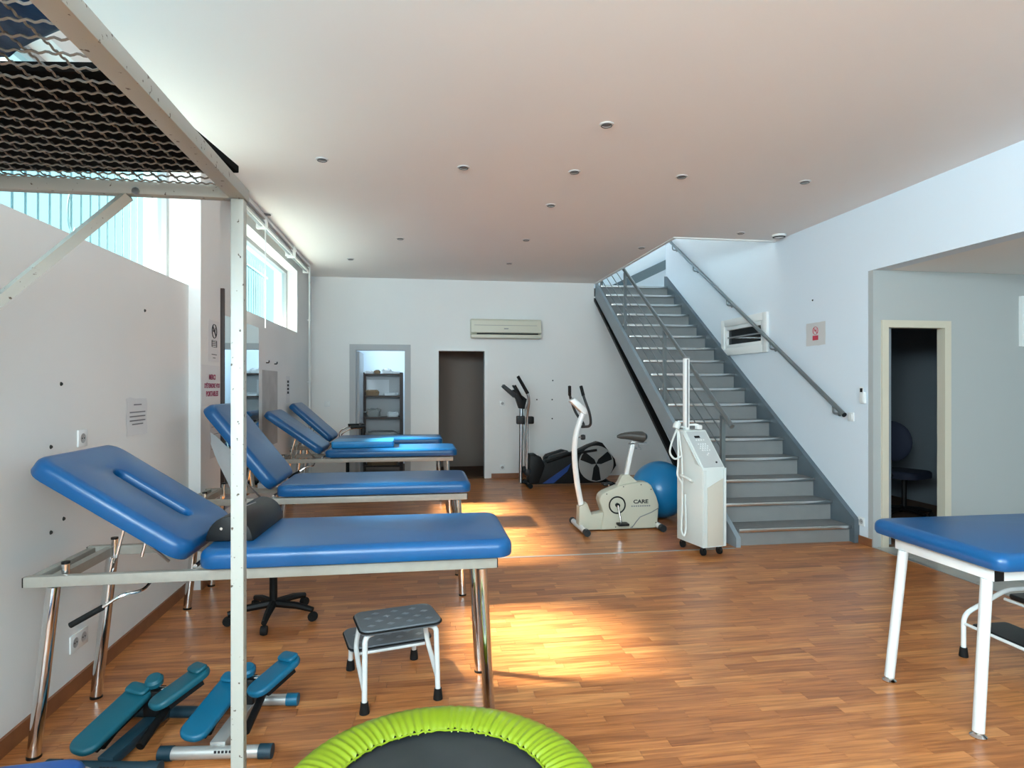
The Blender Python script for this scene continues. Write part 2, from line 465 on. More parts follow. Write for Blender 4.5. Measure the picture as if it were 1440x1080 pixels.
# ceiling with the stair opening
b = new(); OY = 6.56
box(b, XL - .3, YR, ZC, 2.80, YB + .14, ZC + .16)
box(b, 2.80, YR, ZC, XR + .16, OY, ZC + .16)
struct('ceiling', b, 'ceil')
b = new()
box(b, 2.795, OY, ZC - .012, 2.83, YB, ZC + .17); box(b, 2.795, OY - .02, ZC - .012, XR, OY + .012, ZC + .17)
struct('trim_1', b, 'white', 'white edging round the stairwell opening in the ceiling')

# floor : slab, laminate strips, tiles
struct('floor', box(new(), XL - .3, YR, -.10, XR, YB + .14, -.012), 'sub')
FLOOR = bpy.data.objects['floor']
def plank_mesh(bm, lay, x0, y0, x1, y1, tone):
    g = .0006
    v = [bm.verts.new(c) for c in ((x0 + g, y0 + g, 0), (x1 - g, y0 + g, 0), (x1 - g, y1 - g, 0), (x0 + g, y1 - g, 0),
                                   (x0 + g, y0 + g, -.011), (x1 - g, y0 + g, -.011), (x1 - g, y1 - g, -.011), (x0 + g, y1 - g, -.011))]
    for f in ((0, 1, 2, 3), (4, 5, 1, 0), (5, 6, 2, 1), (6, 7, 3, 2), (7, 4, 0, 3)):
        fc = bm.faces.new([v[i] for i in f]); fc[lay] = tone
def seen(x, y):
    s, c = math.sin(YAW), math.cos(YAW)
    d = x * s + y * c; l = x * c - y * s
    if d < .3: return None
    px, py = 720 + F_PX * l / d, 543 + F_PX * 1.45 / d
    return d if (-60 < px < 1500 and py < 1085) else None
planks = []
y = YR + .02; SW = .066
while y < YB:
    x = XL - random.uniform(0, .35)
    y1 = min(y + SW, YB)
    while x < XR:
        l = random.choice((.26, .31, .36, .42, .47)) * random.uniform(.9, 1.1)
        a, c = max(x, XL), min(x + l, XR)
        if c - a > .02: planks.append((a, y, c, y1, min(1, max(0, random.gauss(.5, .26)))))
        x += l
    y = y1
near = []
for p in planks:
    d = seen((p[0] + p[2]) / 2, (p[1] + p[3]) / 2)
    if d: near.append((d, p))
near.sort(key=lambda t: t[0]); nearset = set(id(p) for d, p in near[:300])
rest = new(); lr = rest.faces.layers.float.new('tone')
for p in planks:
    if id(p) in nearset:
        bb = new(); lay = bb.faces.layers.float.new('tone'); plank_mesh(bb, lay, *p)
        ob('plank', bb, 'floor', FLOOR, smooth=False)
    else: plank_mesh(rest, lr, *p)
r_ = ob('planks', rest, 'floor', FLOOR, smooth=False); r_['kind'] = 'stuff'
struct('trim_2', box(new(), XL, 5.165, 0, 2.79, 5.190, .004, bev=.0015), 'silver', 'thin metal joint bar across the laminate floor')

f2 = struct('floor_alcove', box(new(), XR, YR, -.10, 6.74, YA, -.006), 'grout')
tme = None; T_ = .333
for i in range(8):
    for j in range(24):
        x0 = XR + .035 + i * T_; y0 = YA - (j + 1) * T_
        if x0 + T_ > 6.75: continue
        if tme is None:
            o = ob('floor_tile', box(new(), .0045, .0045, -.008, T_ - .0045, T_ - .0045, 0, bev=.0015, seg=1), 'tile', f2); tme = o.data
        else:
            o = bpy.data.objects.new('floor_tile', tme); COL.objects.link(o); o.parent = f2
        o.location = (x0, y0, 0)
struct('trim_3', box(new(), XR - .004, YR, -.004, XR + .034, YA, .004), 'silver', 'grey threshold strip between laminate and tiles')

# baseboards
b = new(); box(b, XL, YR, 0, XL + .013, 4.68, .072); box(b, XL + .08, 4.68, 0, XL + .093, 5.12, .072); box(b, XL, 5.12, 0, XL + .013, YB, .072)
struct('baseboard_left', b, 'base_wood')
b = new()
for x0, x1 in ((XL, -1.09), (-.137, .225), (1.12, 2.79)): box(b, x0, YB - .013, 0, x1, YB, .072)
struct('baseboard_back', b, 'base_wood')
struct('baseboard_right', box(new(), XR - .013, YA + .01, 0, XR, 5.20, .072), 'base_wood')

# door frames
def door_frame(name, x0, x1, zt, y, mt, wf, label, depth=.14):
    o = thing(name, label, None); del o['category']; o['kind'] = 'structure'
    bxo('jamb', (x0 - wf, y - .018, 0, x0 + .02, y + depth + .01, zt + wf), mt, o)
    bxo('jamb', (x1 - .02, y - .018, 0, x1 + wf, y + depth + .01, zt + wf), mt, o)
    bxo('head', (x0 + .02, y - .018, zt - .02, x1 - .02, y + depth + .01, zt + wf), mt, o)
    return o
d1 = door_frame('door_1', D1[0], D1[1], DT, YB, 'frame_grey', .07, 'grey framed doorway to the storeroom')
d2 = door_frame('door_2', D2[0], D2[1], DT, YB, 'white', .055, 'white framed doorway to the dark corridor')
d3 = door_frame('door_3', D3[0], D3[1], D3[2], YA, 'cream', .045, 'cream framed doorway to the dark room by the alcove', depth=.06)
leaf = bxo('door_leaf', (D1[0] + .02, YB + .15, .01, D1[0] + .06, YB + .92, DT - .03), 'frame_grey', d1, bev=.003)
b = new(); tube(b, bend([(D1[0] + .06, YB + .84, 1.02), (D1[0] + .11, YB + .84, 1.02), (D1[0] + .11, YB + .74, 1.02)], .02), .009, 8); ob('door_handle', b, 'chrome', leaf)

# rooms beyond the doors
def room_box(name, x0, y0, x1, y1, z1, mt, open_front=True, floor_mt='sub'):
    b = new(); t = .08
    box(b, x0 - t, y0, 0, x0, y1 + t, z1); box(b, x1, y0, 0, x1 + t, y1 + t, z1); box(b, x0, y1, 0, x1, y1 + t, z1); box(b, x0 - t, y0, z1, x1 + t, y1 + t, z1 + t)
    struct('wall_' + name, b, mt)
    struct('floor_' + name, box(new(), x0 - t, y0, -.1, x1 + t, y1 + t, 0), floor_mt)
room_box('storeroom', -1.45, YB + .14, .12, 11.75, 2.8, 'wall_blue')
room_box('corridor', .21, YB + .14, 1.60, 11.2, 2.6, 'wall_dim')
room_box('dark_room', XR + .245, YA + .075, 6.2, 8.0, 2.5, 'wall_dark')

# upstairs volume above the flight
b = new()
box(b, 1.2, 11.35, 2.9, 6.2, 11.45, 5.4); box(b, 5.2, YB + .15, 2.9, 5.3, 11.35, 5.4); box(b, 1.2, OY - .1, 5.4, 6.2, 11.45, 5.5)
box(b, 2.75, OY - .1, ZC + .17, XR, OY + .0, 5.4); box(b, 1.1, OY - .1, ZC + .17, 1.2, 11.45, 5.5)
struct('wall_upstairs', b, 'wall_blue')
struct('floor_upstairs', box(new(), 1.2, YB + .141, 2.90, 5.2, 11.35, 3.055), 'stair_tread')
b = new(); prism(b, [(3.35, 3.056), (4.9, 3.80), (4.9, 3.98), (3.35, 3.236)], 10.95, 11.05)
tag(ob('stair_stringer', b, 'stringer', smooth=False), 'grey slanted stringer of the upper flight seen through the stairwell', 'stair part')

# small window in the right wall
w3 = thing('window_3', 'small white framed window with dark panes behind the wall handrail', None); del w3['category']; w3['kind'] = 'structure'
b = new(); f = .06
for y0, y1, z0, z1 in ((W3[0] - .03, W3[0] + f, W3[2] - .03, W3[3] + .03), (W3[1] - f, W3[1] + .03, W3[2] - .03, W3[3] + .03), (W3[0] + f, W3[1] - f, W3[2] - .03, W3[2] + f), (W3[0] + f, W3[1] - f, W3[3] - f, W3[3] + .03)):
    box(b, XR - .035, y0, z0, XR + .0, y1, z1, bev=.004)
ob('window_frame', b, 'white', w3)
b = new(); g = .11
for y0, y1, z0, z1 in ((W3[0] + f, W3[0] + g, W3[2] + f, W3[3] - f), (W3[1] - g, W3[1] - f, W3[2] + f, W3[3] - f), (W3[0] + g, W3[1] - g, W3[2] + f, W3[2] + g), (W3[0] + g, W3[1] - g, W3[3] - g, W3[3] - f)):
    box(b, XR - .022, y0, z0, XR + .01, y1, z1, bev=.003)
ob('sash', b, 'white', w3)
bxo('glazing_bar', (XR - .012, W3[0] + g, 2.075, XR + .008, W3[1] - g, 2.092), 'mid_grey', w3)
bxo('pane', (XR + .010, W3[0] + g, W3[2] + g, XR + .014, W3[1] - g, W3[3] - g), 'glass_dark', w3)
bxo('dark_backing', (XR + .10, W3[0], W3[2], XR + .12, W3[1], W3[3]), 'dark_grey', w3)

# ------------------------------------------------------------------ staircase
NZ = lambda Y: .153 + .6747 * (Y - 5.23)
st = thing('staircase', 'grey steel staircase with aluminium nosings rising to the stairwell at the back', 'staircase', (3.4, 5.23, 0))
ox, oy = 3.4, 5.23
TR, RI = .269, .1815
SX0, SX1 = 2.855 - ox, 3.975 - ox
for k in range(17):
    yk = k * TR; zk = .153 + k * RI
    t = bxo('tread', (SX0, yk, zk - .03, SX1, yk + TR + .03 if k < 16 else yk + .13, zk), 'stair_tread', st)
    bxo('nosing', (SX0 + .002, yk - .012, zk - .028, SX1 - .002, yk - .0005, zk + .004), 'nosing', t, bev=.003)
    bxo('riser', (SX0, yk + .025, 0 if k == 0 else zk - RI + .0005, SX1, yk + .04, zk - .031), 'stair', st)
def stringer(x0, x1, up, dn, y_end):
    yb0 = 5.19
    poly = [(yb0, 0), (yb0, NZ(yb0) + up), (y_end, NZ(y_end) + up), (y_end, NZ(y_end) - dn), (5.23 + (dn - .153) / .6747, 0)]
    b = new(); t = bmesh.new()
    prism(t, [(p[0], p[1]) for p in poly], 0, x1 - x0)
    # XZ polygon -> YZ
    merge(b, t, Matrix(((0, 1, 0, x0 - ox), (1, 0, 0, -oy), (0, 0, 1, 0), (0, 0, 0, 1))))
    bmesh.ops.recalc_face_normals(b, faces=b.faces[:])
    return b
ob('stringer', stringer(2.81, 2.853, -.04, .29, 9.69), 'stringer_light', st, smooth=False)
b = new(); prism(b, [(5.66, .0), (9.69, NZ(9.69) - .29), (9.69, NZ(9.69) - .335), (5.73, .0)], 0, .075)
bmesh.ops.transform(b, matrix=Matrix(((0, 1, 0, 2.785 - ox), (1, 0, 0, -oy), (0, 0, 1, 0), (0, 0, 0, 1))), verts=b.verts[:]); bmesh.ops.recalc_face_normals(b, faces=b.faces[:])
ob('stringer_flange', b, 'black', st, smooth=False)
ob('stringer', stringer(3.977, 4.028, .09, .28, 9.69), 'stringer', st, smooth=False)
HX = 2.87 - ox
HR = lambda Y: 1.086 + .662 * (Y - 5.40)
b = new(); tube(b, [(HX, 5.38 - oy, HR(5.38)), (HX, 9.60 - oy, HR(9.60))], .024, 12); hr = ob('handrail', b, 'rail_paint', st)
for Y in (5.56, 6.98, 8.40, 9.55):
    bxo('baluster_post', (HX - .019, Y - .019 - oy, NZ(Y) - .05, HX + .019, Y + .019 - oy, HR(Y) - .02), 'rail_paint', st)
for q in (.20, .36, .52, .68):
    b = new(); tube(b, [(HX, 5.56 - oy, HR(5.56) - q), (HX, 9.55 - oy, HR(9.55) - q)], .0065, 6); ob('rail_bar', b, 'rail_paint', st)
# landing guard upstairs
b = new()
lg = thing('landing_railing', 'dark railing along the landing at the top of the stairs', 'railing', (2.86, 9.72, 3.055))
tube(b, [(0, .02, .95), (0, 1.5, .95)], .022, 10); ob('handrail', b, 'rail_paint', lg)
for i in range(8):
    ob('baluster', cyl(new(), (0, .05 + i * .2, 0), (0, .05 + i * .2, .95), .009, 6), 'rail_paint', lg)

# wall handrail
wh = thing('wall_handrail', 'round grey handrail fixed to the right wall above the stairs', 'handrail', (XR, 5.30, 1.18))
HW = lambda Y: .629 * (Y - 5.30)
b = new(); tube(b, [(-.075, 0, 0), (-.075, 4.2, HW(9.5))], .022, 12); ob('rail', b, 'rail_paint', wh)
b = new(); cyl(b, (-.075, -.004, -.002), (-.075, .0, 0), .023, 12); ob('end_cap', b, 'black', wh)
for Y in (5.46, 6.55, 7.55, 8.55, 9.3):
    y = Y - 5.30; z = HW(Y)
    b = new(); tube(b, bend([(-.001, y, z - .095), (-.075, y, z - .095), (-.075, y, z - .018)], .035), .010, 8)
    lathe(b, [(0, 0), (.028, 0), (.028, .006), (0, .006)], 14, Matrix.Translation((0, y, z - .095)) @ Matrix.Rotation(-PI / 2, 4, 'Y'))
    ob('bracket', b, 'rail_paint', wh)

# ------------------------------------------------------------------ treatment tables
def treatment_table(label, cx, cy, ang, hx, rx, leg_mat='chrome', rail_mat='rail_beige', slot=False, lever=True, W=.62, BL=.68):
    """hx: world x of the hinge, rx: world x of the foot end of the seat pad"""
    t = thing('treatment_table', label, 'table', (cx, cy, 0))
    HL, HWD = .925, .235
    zt = .708
    for s in (-1, 1):
        r = bxo('side_rail', (-HL, s * HWD - .0175, zt - .042, HL, s * HWD + .0175, zt), rail_mat, t, bev=.003)
        bxo('rail_cap', (-HL - .004, s * HWD - .016, zt - .040, -HL + .0002, s * HWD + .016, zt - .002), 'black', r)
        bxo('rail_cap', (HL - .0002, s * HWD - .016, zt - .040, HL + .004, s * HWD + .016, zt - .002), 'black', r)
    for x in (-HL + .10, -.16, HL - .10):
        bxo('cross_rail', (x - .0175, -HWD + .018, zt - .040, x + .0175, HWD - .018, zt - .002), rail_mat, t)
    bxo('end_rail', (-HL + .004, -HWD + .018, zt - .040, -HL + .036, HWD - .018, zt - .004), rail_mat, t, bev=.003)
    for sx in (-1, 1):
        for s in (-1, 1):
            top = (sx * (HL - .065 if sx > 0 else HL - .10), s * HWD, zt - .043)
            bot = (sx * (HL - .03), s * HWD * 1.0, .012)
            l = ob('leg', cyl(new(), bot, top, .0245, 16), leg_mat, t)
            ob('foot', lathe(new(), [(0, 0), (.026, 0), (.026, .008), (.014, .014), (0, .014)], 16, Matrix.Translation((bot[0], bot[1], 0))), 'black', l)
    # seat pad on a thin board
    sl = rx - hx - .012
    seat = ob('seat_pad', cushion(new(), sl, W, .078, rc=.07, re=.036, x0=hx - cx + .012, mtx=Matrix.Translation((0, 0, .722))), 'vinyl', t)
    bxo('seat_board', (hx - cx + .06, -HWD + .01, zt + .0005, rx - cx - .07, HWD - .01, .7215), 'black', t)
    # backrest
    ca, sa = math.cos(ang), math.sin(ang)
    R = Matrix(((-ca, 0, sa, hx - cx - .005), (0, 1, 0, 0), (sa, 0, ca, .724), (0, 0, 0, 1)))
    ob('backrest_pad', cushion(new(), BL, W, .078, rc=.075, re=.036, x0=.045, mtx=R, slot=(.36, .36, .090, .070) if slot else None), 'vinyl', t)
    b = new(); box(b, .10, -HWD + .03, -.014, BL - .06, HWD - .03, -.001); bmesh.ops.transform(b, matrix=R, verts=b.verts[:]); bmesh.ops.recalc_face_normals(b, faces=b.faces[:])
    ob('backrest_board', b, 'black', t, smooth=False)
    # rest stubs, support rods, ratchet lever
    for s in (-1, 1):
        st_ = ob('rest_stub', cyl(new(), (-HL + .125, s * (HWD - .035), zt - .05), (-HL + .125, s * (HWD - .035), zt + .035), .014, 12), 'chrome', t)
        ob('stub_cap', cyl(new(), (-HL + .125, s * (HWD - .035), zt + .035), (-HL + .125, s * (HWD - .035), zt + .044), .0155, 12), 'black', st_)
        u = .36; px = hx - cx - u * ca - .016 * sa; pz = .724 + u * sa - .016 * ca
        ob('support_rod', cyl(new(), (px, s * .14, pz), (px - .06, s * .14, zt - .035), .007, 8), 'chrome', t)
    b = new(); cyl(b, (hx - cx - .02, -HWD + .02, zt + .008), (hx - cx - .02, HWD - .02, zt + .008), .009, 8); ob('hinge_bar', b, 'chrome', t)
    if lever:
        b = new(); tube(b, bend([(-.50, -.10, zt - .05), (-.50, -HWD + .0, zt - .075), (-.56, -HWD - .045, zt - .075), (-.62, -HWD - .06, zt - .115)], .03), .0065, 8)
        lv = ob('lever', b, 'chrome', t)
        b = new(); tube(b, [(-.62, -HWD - .06, zt - .115), (-.73, -HWD - .07, zt - .175)], .0115, 10); ob('grip', b, 'rubber', lv)
        b = new(); cyl(b, (-.52, .08, zt - .045), (-.60, .03, zt + .06), .007, 8); box(b, -.53, .05, zt + .02, -.43, .11, zt + .055); ob('ratchet', b, 'steel', t)
    return t
t1 = treatment_table('blue treatment table with face slot in its raised backrest, nearest of the left row', -.594, 2.90, math.radians(33.5), -.885, .395, slot=True)
t2 = treatment_table('blue treatment table with steeply raised backrest, second from the camera in the left row', -.60, 4.53, math.radians(52), -.945, .35)
t3 = treatment_table('blue treatment table with a loose pad on its seat, third in the left row', -.575, 6.78, math.radians(36), -.965, .392)
t4 = treatment_table('blue treatment table farthest back in the left row, before the storeroom door', -.63, 8.15, math.radians(42), -1.06, .29, lever=False, BL=.66)

# table at the right, white tube legs, flat top running out of the frame
rt = thing('treatment_table', 'blue treatment table with white tube legs at the right edge', 'table', (3.22, 2.49, 0))
ob('top_pad', cushion(new(), 1.90, .72, .075, rc=.05, re=.036, x0=-.95, mtx=Matrix.Translation((0, .0, .706)), rb=.02), 'vinyl', rt)
bxo('top_board', (-.85, -.24, .6925, .85, .24, .7055), 'black', rt)
for s in (-1, 1):
    bxo('side_rail', (-.885 + .0455, s * .25 - .0175, .645, .8395, s * .25 + .0175, .692), 'step_white', rt, bev=.003)
    e = bxo('end_rail', (s * .8625 - .0225, -.268, .645, s * .8625 + .0225, .268, .692), 'white_gloss', rt, bev=.003)
    bxo('rail_cap', (s * .8625 - .021, -.272, .647, s * .8625 + .021, -.2681, .690), 'black', e)
    bxo('rail_cap', (s * .8625 - .021, .2681, .647, s * .8625 + .021, .272, .690), 'black', e)
    for q in (-1, 1):
        l = ob('leg', cyl(new(), (s * .935, q * .245, .022), (s * .875, q * .225, .6445), .0225, 18), 'step_white', rt)
        ob('foot', lathe(new(), [(0, 0), (.030, 0), (.032, .006), (.018, .016), (.016, .024), (0, .024)], 16, Matrix.Translation((s * .935, q * .245, 0))), 'chrome', l)

# bolster on the first table
b = new(); arc = [(.095 * math.cos(PI * i / 16), .105 * math.sin(PI * i / 16)) for i in range(17)]
prism(b, arc, -.24, .24, bev=.008)
o = ob('bolster', b, 'black_vinyl'); o.location = (-.775, 2.97, .8005); o.rotation_euler = (0, 0, math.radians(-3))
tag(o, 'black half-round bolster at the backrest hinge of the nearest left table', 'bolster')
b = new(); lathe(b, [(0, 0), (.006, 0), (.006, .003), (0, .003)], 10, Matrix.Translation((-.03, -.241, .055)) @ Matrix.Rotation(PI / 2, 4, 'X')); ob('stud', b, 'chrome', o)
b = new(); tube(b, [(-.02, -.06, .1055), (.0, .0, .1065), (.01, .08, .1055)], .0022, 6); ob('zip_pull', b, 'silver', o)

# pad lying on the third table
o = ob('loose_pad', cushion(new(), .64, .42, .07, rc=.02, re=.012, x0=-.32), 'vinyl2')
o.location = (-.595, 6.86, .8005); o.rotation_euler = (0, 0, math.radians(1.5))
tag(o, 'bright blue rectangular pad lying on the third left table', 'cushion')

# white paper sheet hanging behind the second table's backrest
b = new(); N = 9
grid = []
for i in range(N):
    row = []
    for j in range(N):
        u, v = i / (N - 1), j / (N - 1)
        x = -1.36 + .20 * u; z = 1.15 - .20 * u * .9 - v * (.28 * (1 - abs(u - .62) * 1.15))
        y = 4.31 + .012 * math.sin(u * 9 + v * 3) + .01 * v
        row.append(b.verts.new((x, y, z)))
    grid.append(row)
for i in range(N - 1):
    for j in range(N - 1): b.faces.new((grid[i][j], grid[i + 1][j], grid[i + 1][j + 1], grid[i][j + 1]))
r = bmesh.ops.solidify(b, geom=b.faces[:], thickness=.0025)
tag(ob('paper_sheet', b, 'cloth'), 'white crumpled sheet hanging under the raised backrest by the mirror', 'sheet')

# ------------------------------------------------------------------ step stools
def rubber_tip(p, parent, r0=.017, r1=.022, h=.05):
    ob('rubber_tip', lathe(new(), [(0, 0), (r1, 0), (r1, .008), (r0, h), (0, h)], 14, Matrix.Translation((p[0], p[1], 0))), 'rubber', parent)
s1 = thing('step_stool', 'grey topped two-step stool with white legs beside the trampoline', 'step stool', (-.134, 3.07, 0), math.radians(14))
def checker_step(name, x0, y0, x1, y1, z, parent, n, r=.045):
    b = new(); cushion(b, x1 - x0, y1 - y0, .026, rc=r, re=.006, x0=x0, mtx=Matrix.Translation((0, (y0 + y1) / 2, z - .026)), rb=.006)
    o = ob(name, b, 'step_top', parent)
    b = new(); rows = 4
    for i in range(n):
        for j in range(rows):
            if (i + j) % 2: continue
            cx = x0 + .03 + (x1 - x0 - .06) * (i + .5) / n; cy = y0 + .03 + (y1 - y0 - .06) * (j + .5) / rows
            h = .021; q = .016
            vs_ = [b.verts.new(c) for c in ((cx - h, cy, z), (cx, cy - q, z), (cx + h, cy, z), (cx, cy + q, z), (cx, cy, z + .0022))]
            for k in range(4): b.faces.new((vs_[k], vs_[(k + 1) % 4], vs_[4]))
            
    t = ob('tread_pattern', b, 'step_diamond', o, smooth=False); t['kind'] = 'stuff'
    b = new(); tube(b, [(x, y, z - .012) for x, y in round_rect(x0 - .002, y0 - .002, x1 + .002, y1 + .002, r, 5)], .0045, 6, closed=True); ob('edge_trim', b, 'rubber', o)
    return o
checker_step('upper_step', -.185, -.255, .185, .0, .372, s1, 7)
checker_step('lower_step', -.20, -.01, .20, .255, .205, s1, 7)
for s in (-1, 1):
    b = new(); tube(b, bend([(s * .168, -.229, .03), (s * .163, -.215, .335), (s * .10, -.20, .345)], .03), .0125, 10); ob('front_leg', b, 'step_white', s1); rubber_tip((s * .168, -.229), s1)
    b = new(); tube(b, bend([(s * .165, .229, .03), (s * .162, .215, .172), (s * .13, .20, .178)], .02), .0125, 10); ob('rear_leg', b, 'step_white', s1); rubber_tip((s * .165, .229), s1)
    b = new(); tube(b, bend([(s * .155, -.03, .345), (s * .172, .0, .21), (s * .172, -.06, .17), (s * .168, -.215, .10)], .035), .0115, 10); ob('side_brace', b, 'step_white', s1)
b = new(); tube(b, bend([(-.165, .0, .172), (.165, .0, .172)], .02), .009, 8); ob('cross_tube', b, 'step_white', s1)

s2 = thing('step_stool', 'white tube stool with two black steps behind the right table', 'step stool', (3.10, 2.73, 0), math.radians(-90))
# local x -> world -Y, local y -> world +X
def plain_step(x0, y0, x1, y1, z):
    return ob('step', cushion(new(), x1 - x0, y1 - y0, .03, rc=.02, re=.008, x0=x0, mtx=Matrix.Translation((0, (y0 + y1) / 2, z - .03))), 'black_vinyl', s2)
plain_step(-.17, -.195, .17, .02, .185); plain_step(-.17, .03, .17, .25, .335)
for s in (-1, 1):
    b = new(); tube(b, bend([(s * .195, -.213, .03), (s * .195, -.213, .225), (s * .195, .05, .345), (s * .195, .26, .345), (s * .195, .29, .03)], .05), .0125, 10); ob('side_frame', b, 'white_gloss', s2)
    rubber_tip((s * .195, -.213), s2); rubber_tip((s * .195, .29), s2)
for yy, z in ((-.213, .178), (.015, .148), (.04, .295), (.255, .295)):
    b = new(); cyl(b, (-.195, yy, z), (.195, yy, z), .0085, 8); ob('cross_tube', b, 'white_gloss', s2)

# ------------------------------------------------------------------ mini trampoline
tr = thing('trampoline', 'small round trampoline with lime green skirt at the bottom of the picture', 'trampoline', (.06, 1.915, 0))
R0, R1, H0 = .505, .355, .215
b = new(); NA, NR = 720, 9
rng = random.Random(5); ph = [rng.uniform(0, 6.28) for _ in range(6)]
rings = []
for k in range(NR + 1):
    u = k / NR
    ring = []
    for j in range(NA):
        a = 2 * PI * j / NA
        pl = (math.sin(a * 96 + 1.3 * math.sin(a * 7 + ph[0])) * .6 + .4 * math.sin(a * 67 + ph[1] + 2 * math.sin(a * 5 + ph[2])))
        amp = .0095 * (u ** 2.2)
        prof = [(R0, .135), (R0 + .006, .165), (R0 + .004, .195), (R0 - .012, .213), (R0 - .04, .221), (R0 - .07, .222), (R0 - .10, .218), (R0 - .125, .211), (R0 - .145, .203), (R1, .196)][k]
        rr = prof[0] + .003 * pl * u
        ring.append(b.verts.new((rr * math.cos(a), rr * math.sin(a), prof[1] + amp * pl)))
    rings.append(ring)
for A, B in zip(rings, rings[1:]):
    for j in range(NA): b.faces.new((A[j], A[(j + 1) % NA], B[(j + 1) % NA], B[j]))
bmesh.ops.recalc_face_normals(b, faces=b.faces[:])
sk = ob('skirt', b, 'lime', tr)
b = new(); tube(b, [((R1 - .002 + .002 * math.sin(j * 2.2)) * math.cos(2 * PI * j / 140), (R1 - .002 + .002 * math.sin(j * 2.2)) * math.sin(2 * PI * j / 140), .196 + .002 * math.sin(j * 1.7)) for j in range(140)], .0035, 6, closed=True); ob('elastic_hem', b, 'lime', sk)
ob('jumping_mat', lathe(new(), [(0, .176), (.30, .178), (.40, .180), (.40, .174), (0, .170)], 72), 'tramp_mat', tr)
b = new(); tube(b, [((R0 - .02) * math.cos(2 * PI * j / 64), (R0 - .02) * math.sin(2 * PI * j / 64), .175) for j in range(64)], .014, 8, closed=True); ob('frame_ring', b, 'steel', tr)
for k in range(6):
    a = 2 * PI * (k + .5) / 6; x, y = (R0 - .03) * math.cos(a), (R0 - .03) * math.sin(a)
    l = ob('leg', cyl(new(), (x, y, .02), (x, y, .165), .012, 10), 'steel', tr)
    ob('foot', lathe(new(), [(0, 0), (.018, 0), (.016, .03), (0, .03)], 12, Matrix.Translation((x, y, 0))), 'rubber', l)

# ------------------------------------------------------------------ mini steppers
def pedal(parent, base, tip, w, m, roll=0.0):
    """padded foot plate from base (near) to tip (far), both points on its top middle"""
    a, c = Vector(base), Vector(tip); d = (c - a); L = d.length; d.normalize()
    side = d.cross(Vector((0, 0, 1))).normalized(); side = (Matrix.Rotation(roll, 3, d) @ side)
    n = side.cross(d).normalized()
    mt = Matrix((( d.x, -side.x, n.x, a.x), (d.y, -side.y, n.y, a.y), (d.z, -side.z, n.z, a.z), (0, 0, 0, 1)))
    b = new(); cushion(b, L, w, .032, rc=w * .42, re=.012, x0=0, mtx=mt @ Matrix.Translation((0, 0, -.032)))
    o = ob('pedal', b, m, parent)
    b = new(); cushion(b, .055, w * .86, .022, rc=.018, re=.010, x0=L - .065, mtx=mt @ Matrix.Translation((0, 0, -.002))); ob('toe_stop', b, m, o)
    b = new(); box(b, .05, -w * .33, -.055, L - .05, w * .33, -.032); bmesh.ops.transform(b, matrix=mt, verts=b.verts[:]); ob('pedal_bracket', b, 'black', o, smooth=False)
    return o
def stepper(label, loc, rz, m, tube_m, mast_m, tilt):
    t = thing('mini_stepper', label, 'stepper', loc, rz, 'mini steppers under the nearest table')
    b = new(); tube(b, [(-.17, -.20, .028), (.17, -.20, .028)], .024, 14); ft = ob('front_tube', b, tube_m, t)
    for s in (-1, 1):
        b = new(); tube(b, [(s * .165, -.20, .028), (s * .215, -.20, .028)], .0275, 14); ob('end_cap', b, 'teal_dark', ft)
    for k in range(5): bxo('logo_mark', (.0 + k * .014, -.2225, .036, .009 + k * .014, -.2195, .045), 'ink', ft)
    b = new(); tube(b, [(-.15, .20, .028), (.15, .20, .028)], .024, 14); rt_ = ob('rear_tube', b, mast_m, t)
    for s in (-1, 1):
        b = new(); tube(b, [(s * .145, .20, .028), (s * .195, .20, .028)], .0275, 14); ob('end_cap', b, m, rt_)
    ob('main_beam', box(new(), -.03, -.19, .02, .03, .19, .062, bev=.004), mast_m, t)
    ob('column', box(new(), -.035, .09, .06, .035, .15, .17, bev=.006), 'black', t)
    ob('counter_knob', lathe(new(), [(0, 0), (.034, 0), (.036, .02), (.028, .032), (0, .034)], 18, Matrix.Translation((0, .12, .19)) @ Matrix.Rotation(.35, 4, 'X')), m, t)
    b = new(); cyl(b, (-.10, .12, .165), (.10, .12, .165), .011, 10); ob('rocker_axle', b, 'chrome', t)
    for s in (-1, 1):
        h = tilt * s
        b = new(); cyl(b, (s * .075, -.10, .05), (s * .075, .10, .11 + h * .3), .016, 12); ob('hydraulic_cylinder', b, 'black', t)
        if s < 0: pedal(t, (-.115, -.19, .085), (-.045, .125, .185), .115, m, roll=.10)
        else: pedal(t, (.055, -.01, .165), (.185, .185, .245), .115, m, roll=-.12)
    return t
stepper('teal mini stepper with dark teal front tube, under the head end of the nearest table', (-1.13, 2.70, 0), math.radians(-10), 'teal', 'teal_dark', 'teal_dark', .012)
stepper('bright blue mini stepper with silver front tube, behind the white cage post', (-.76, 2.745, 0), math.radians(-6), 'teal_blue', 'silver', 'silver', -.008)

# blue stool in the bottom left corner
cs = thing('padded_stool', 'blue padded stool with chrome rim in the bottom left corner', 'stool', (-1.20, 1.79, 0), math.radians(4))
ob('seat', cushion(new(), .50, .42, .07, rc=.06, re=.03, x0=-.25, mtx=Matrix.Translation((0, 0, .285))), 'vinyl_corner', cs)
b = new(); tube(b, [(x, y, .300) for x, y in round_rect(-.262, -.222, .262, .222, .07, 6)], .011, 8, closed=True); ob('rim', b, 'chrome', cs)
for sx in (-1, 1):
    for s in (-1, 1):
        l = ob('leg', cyl(new(), (sx * .23, s * .19, .01), (sx * .21, s * .17, .29), .012, 10), 'chrome', cs)
        ob('foot', lathe(new(), [(0, 0), (.016, 0), (.014, .015), (0, .015)], 10, Matrix.Translation((sx * .23, s * .19, 0))), 'rubber', l)

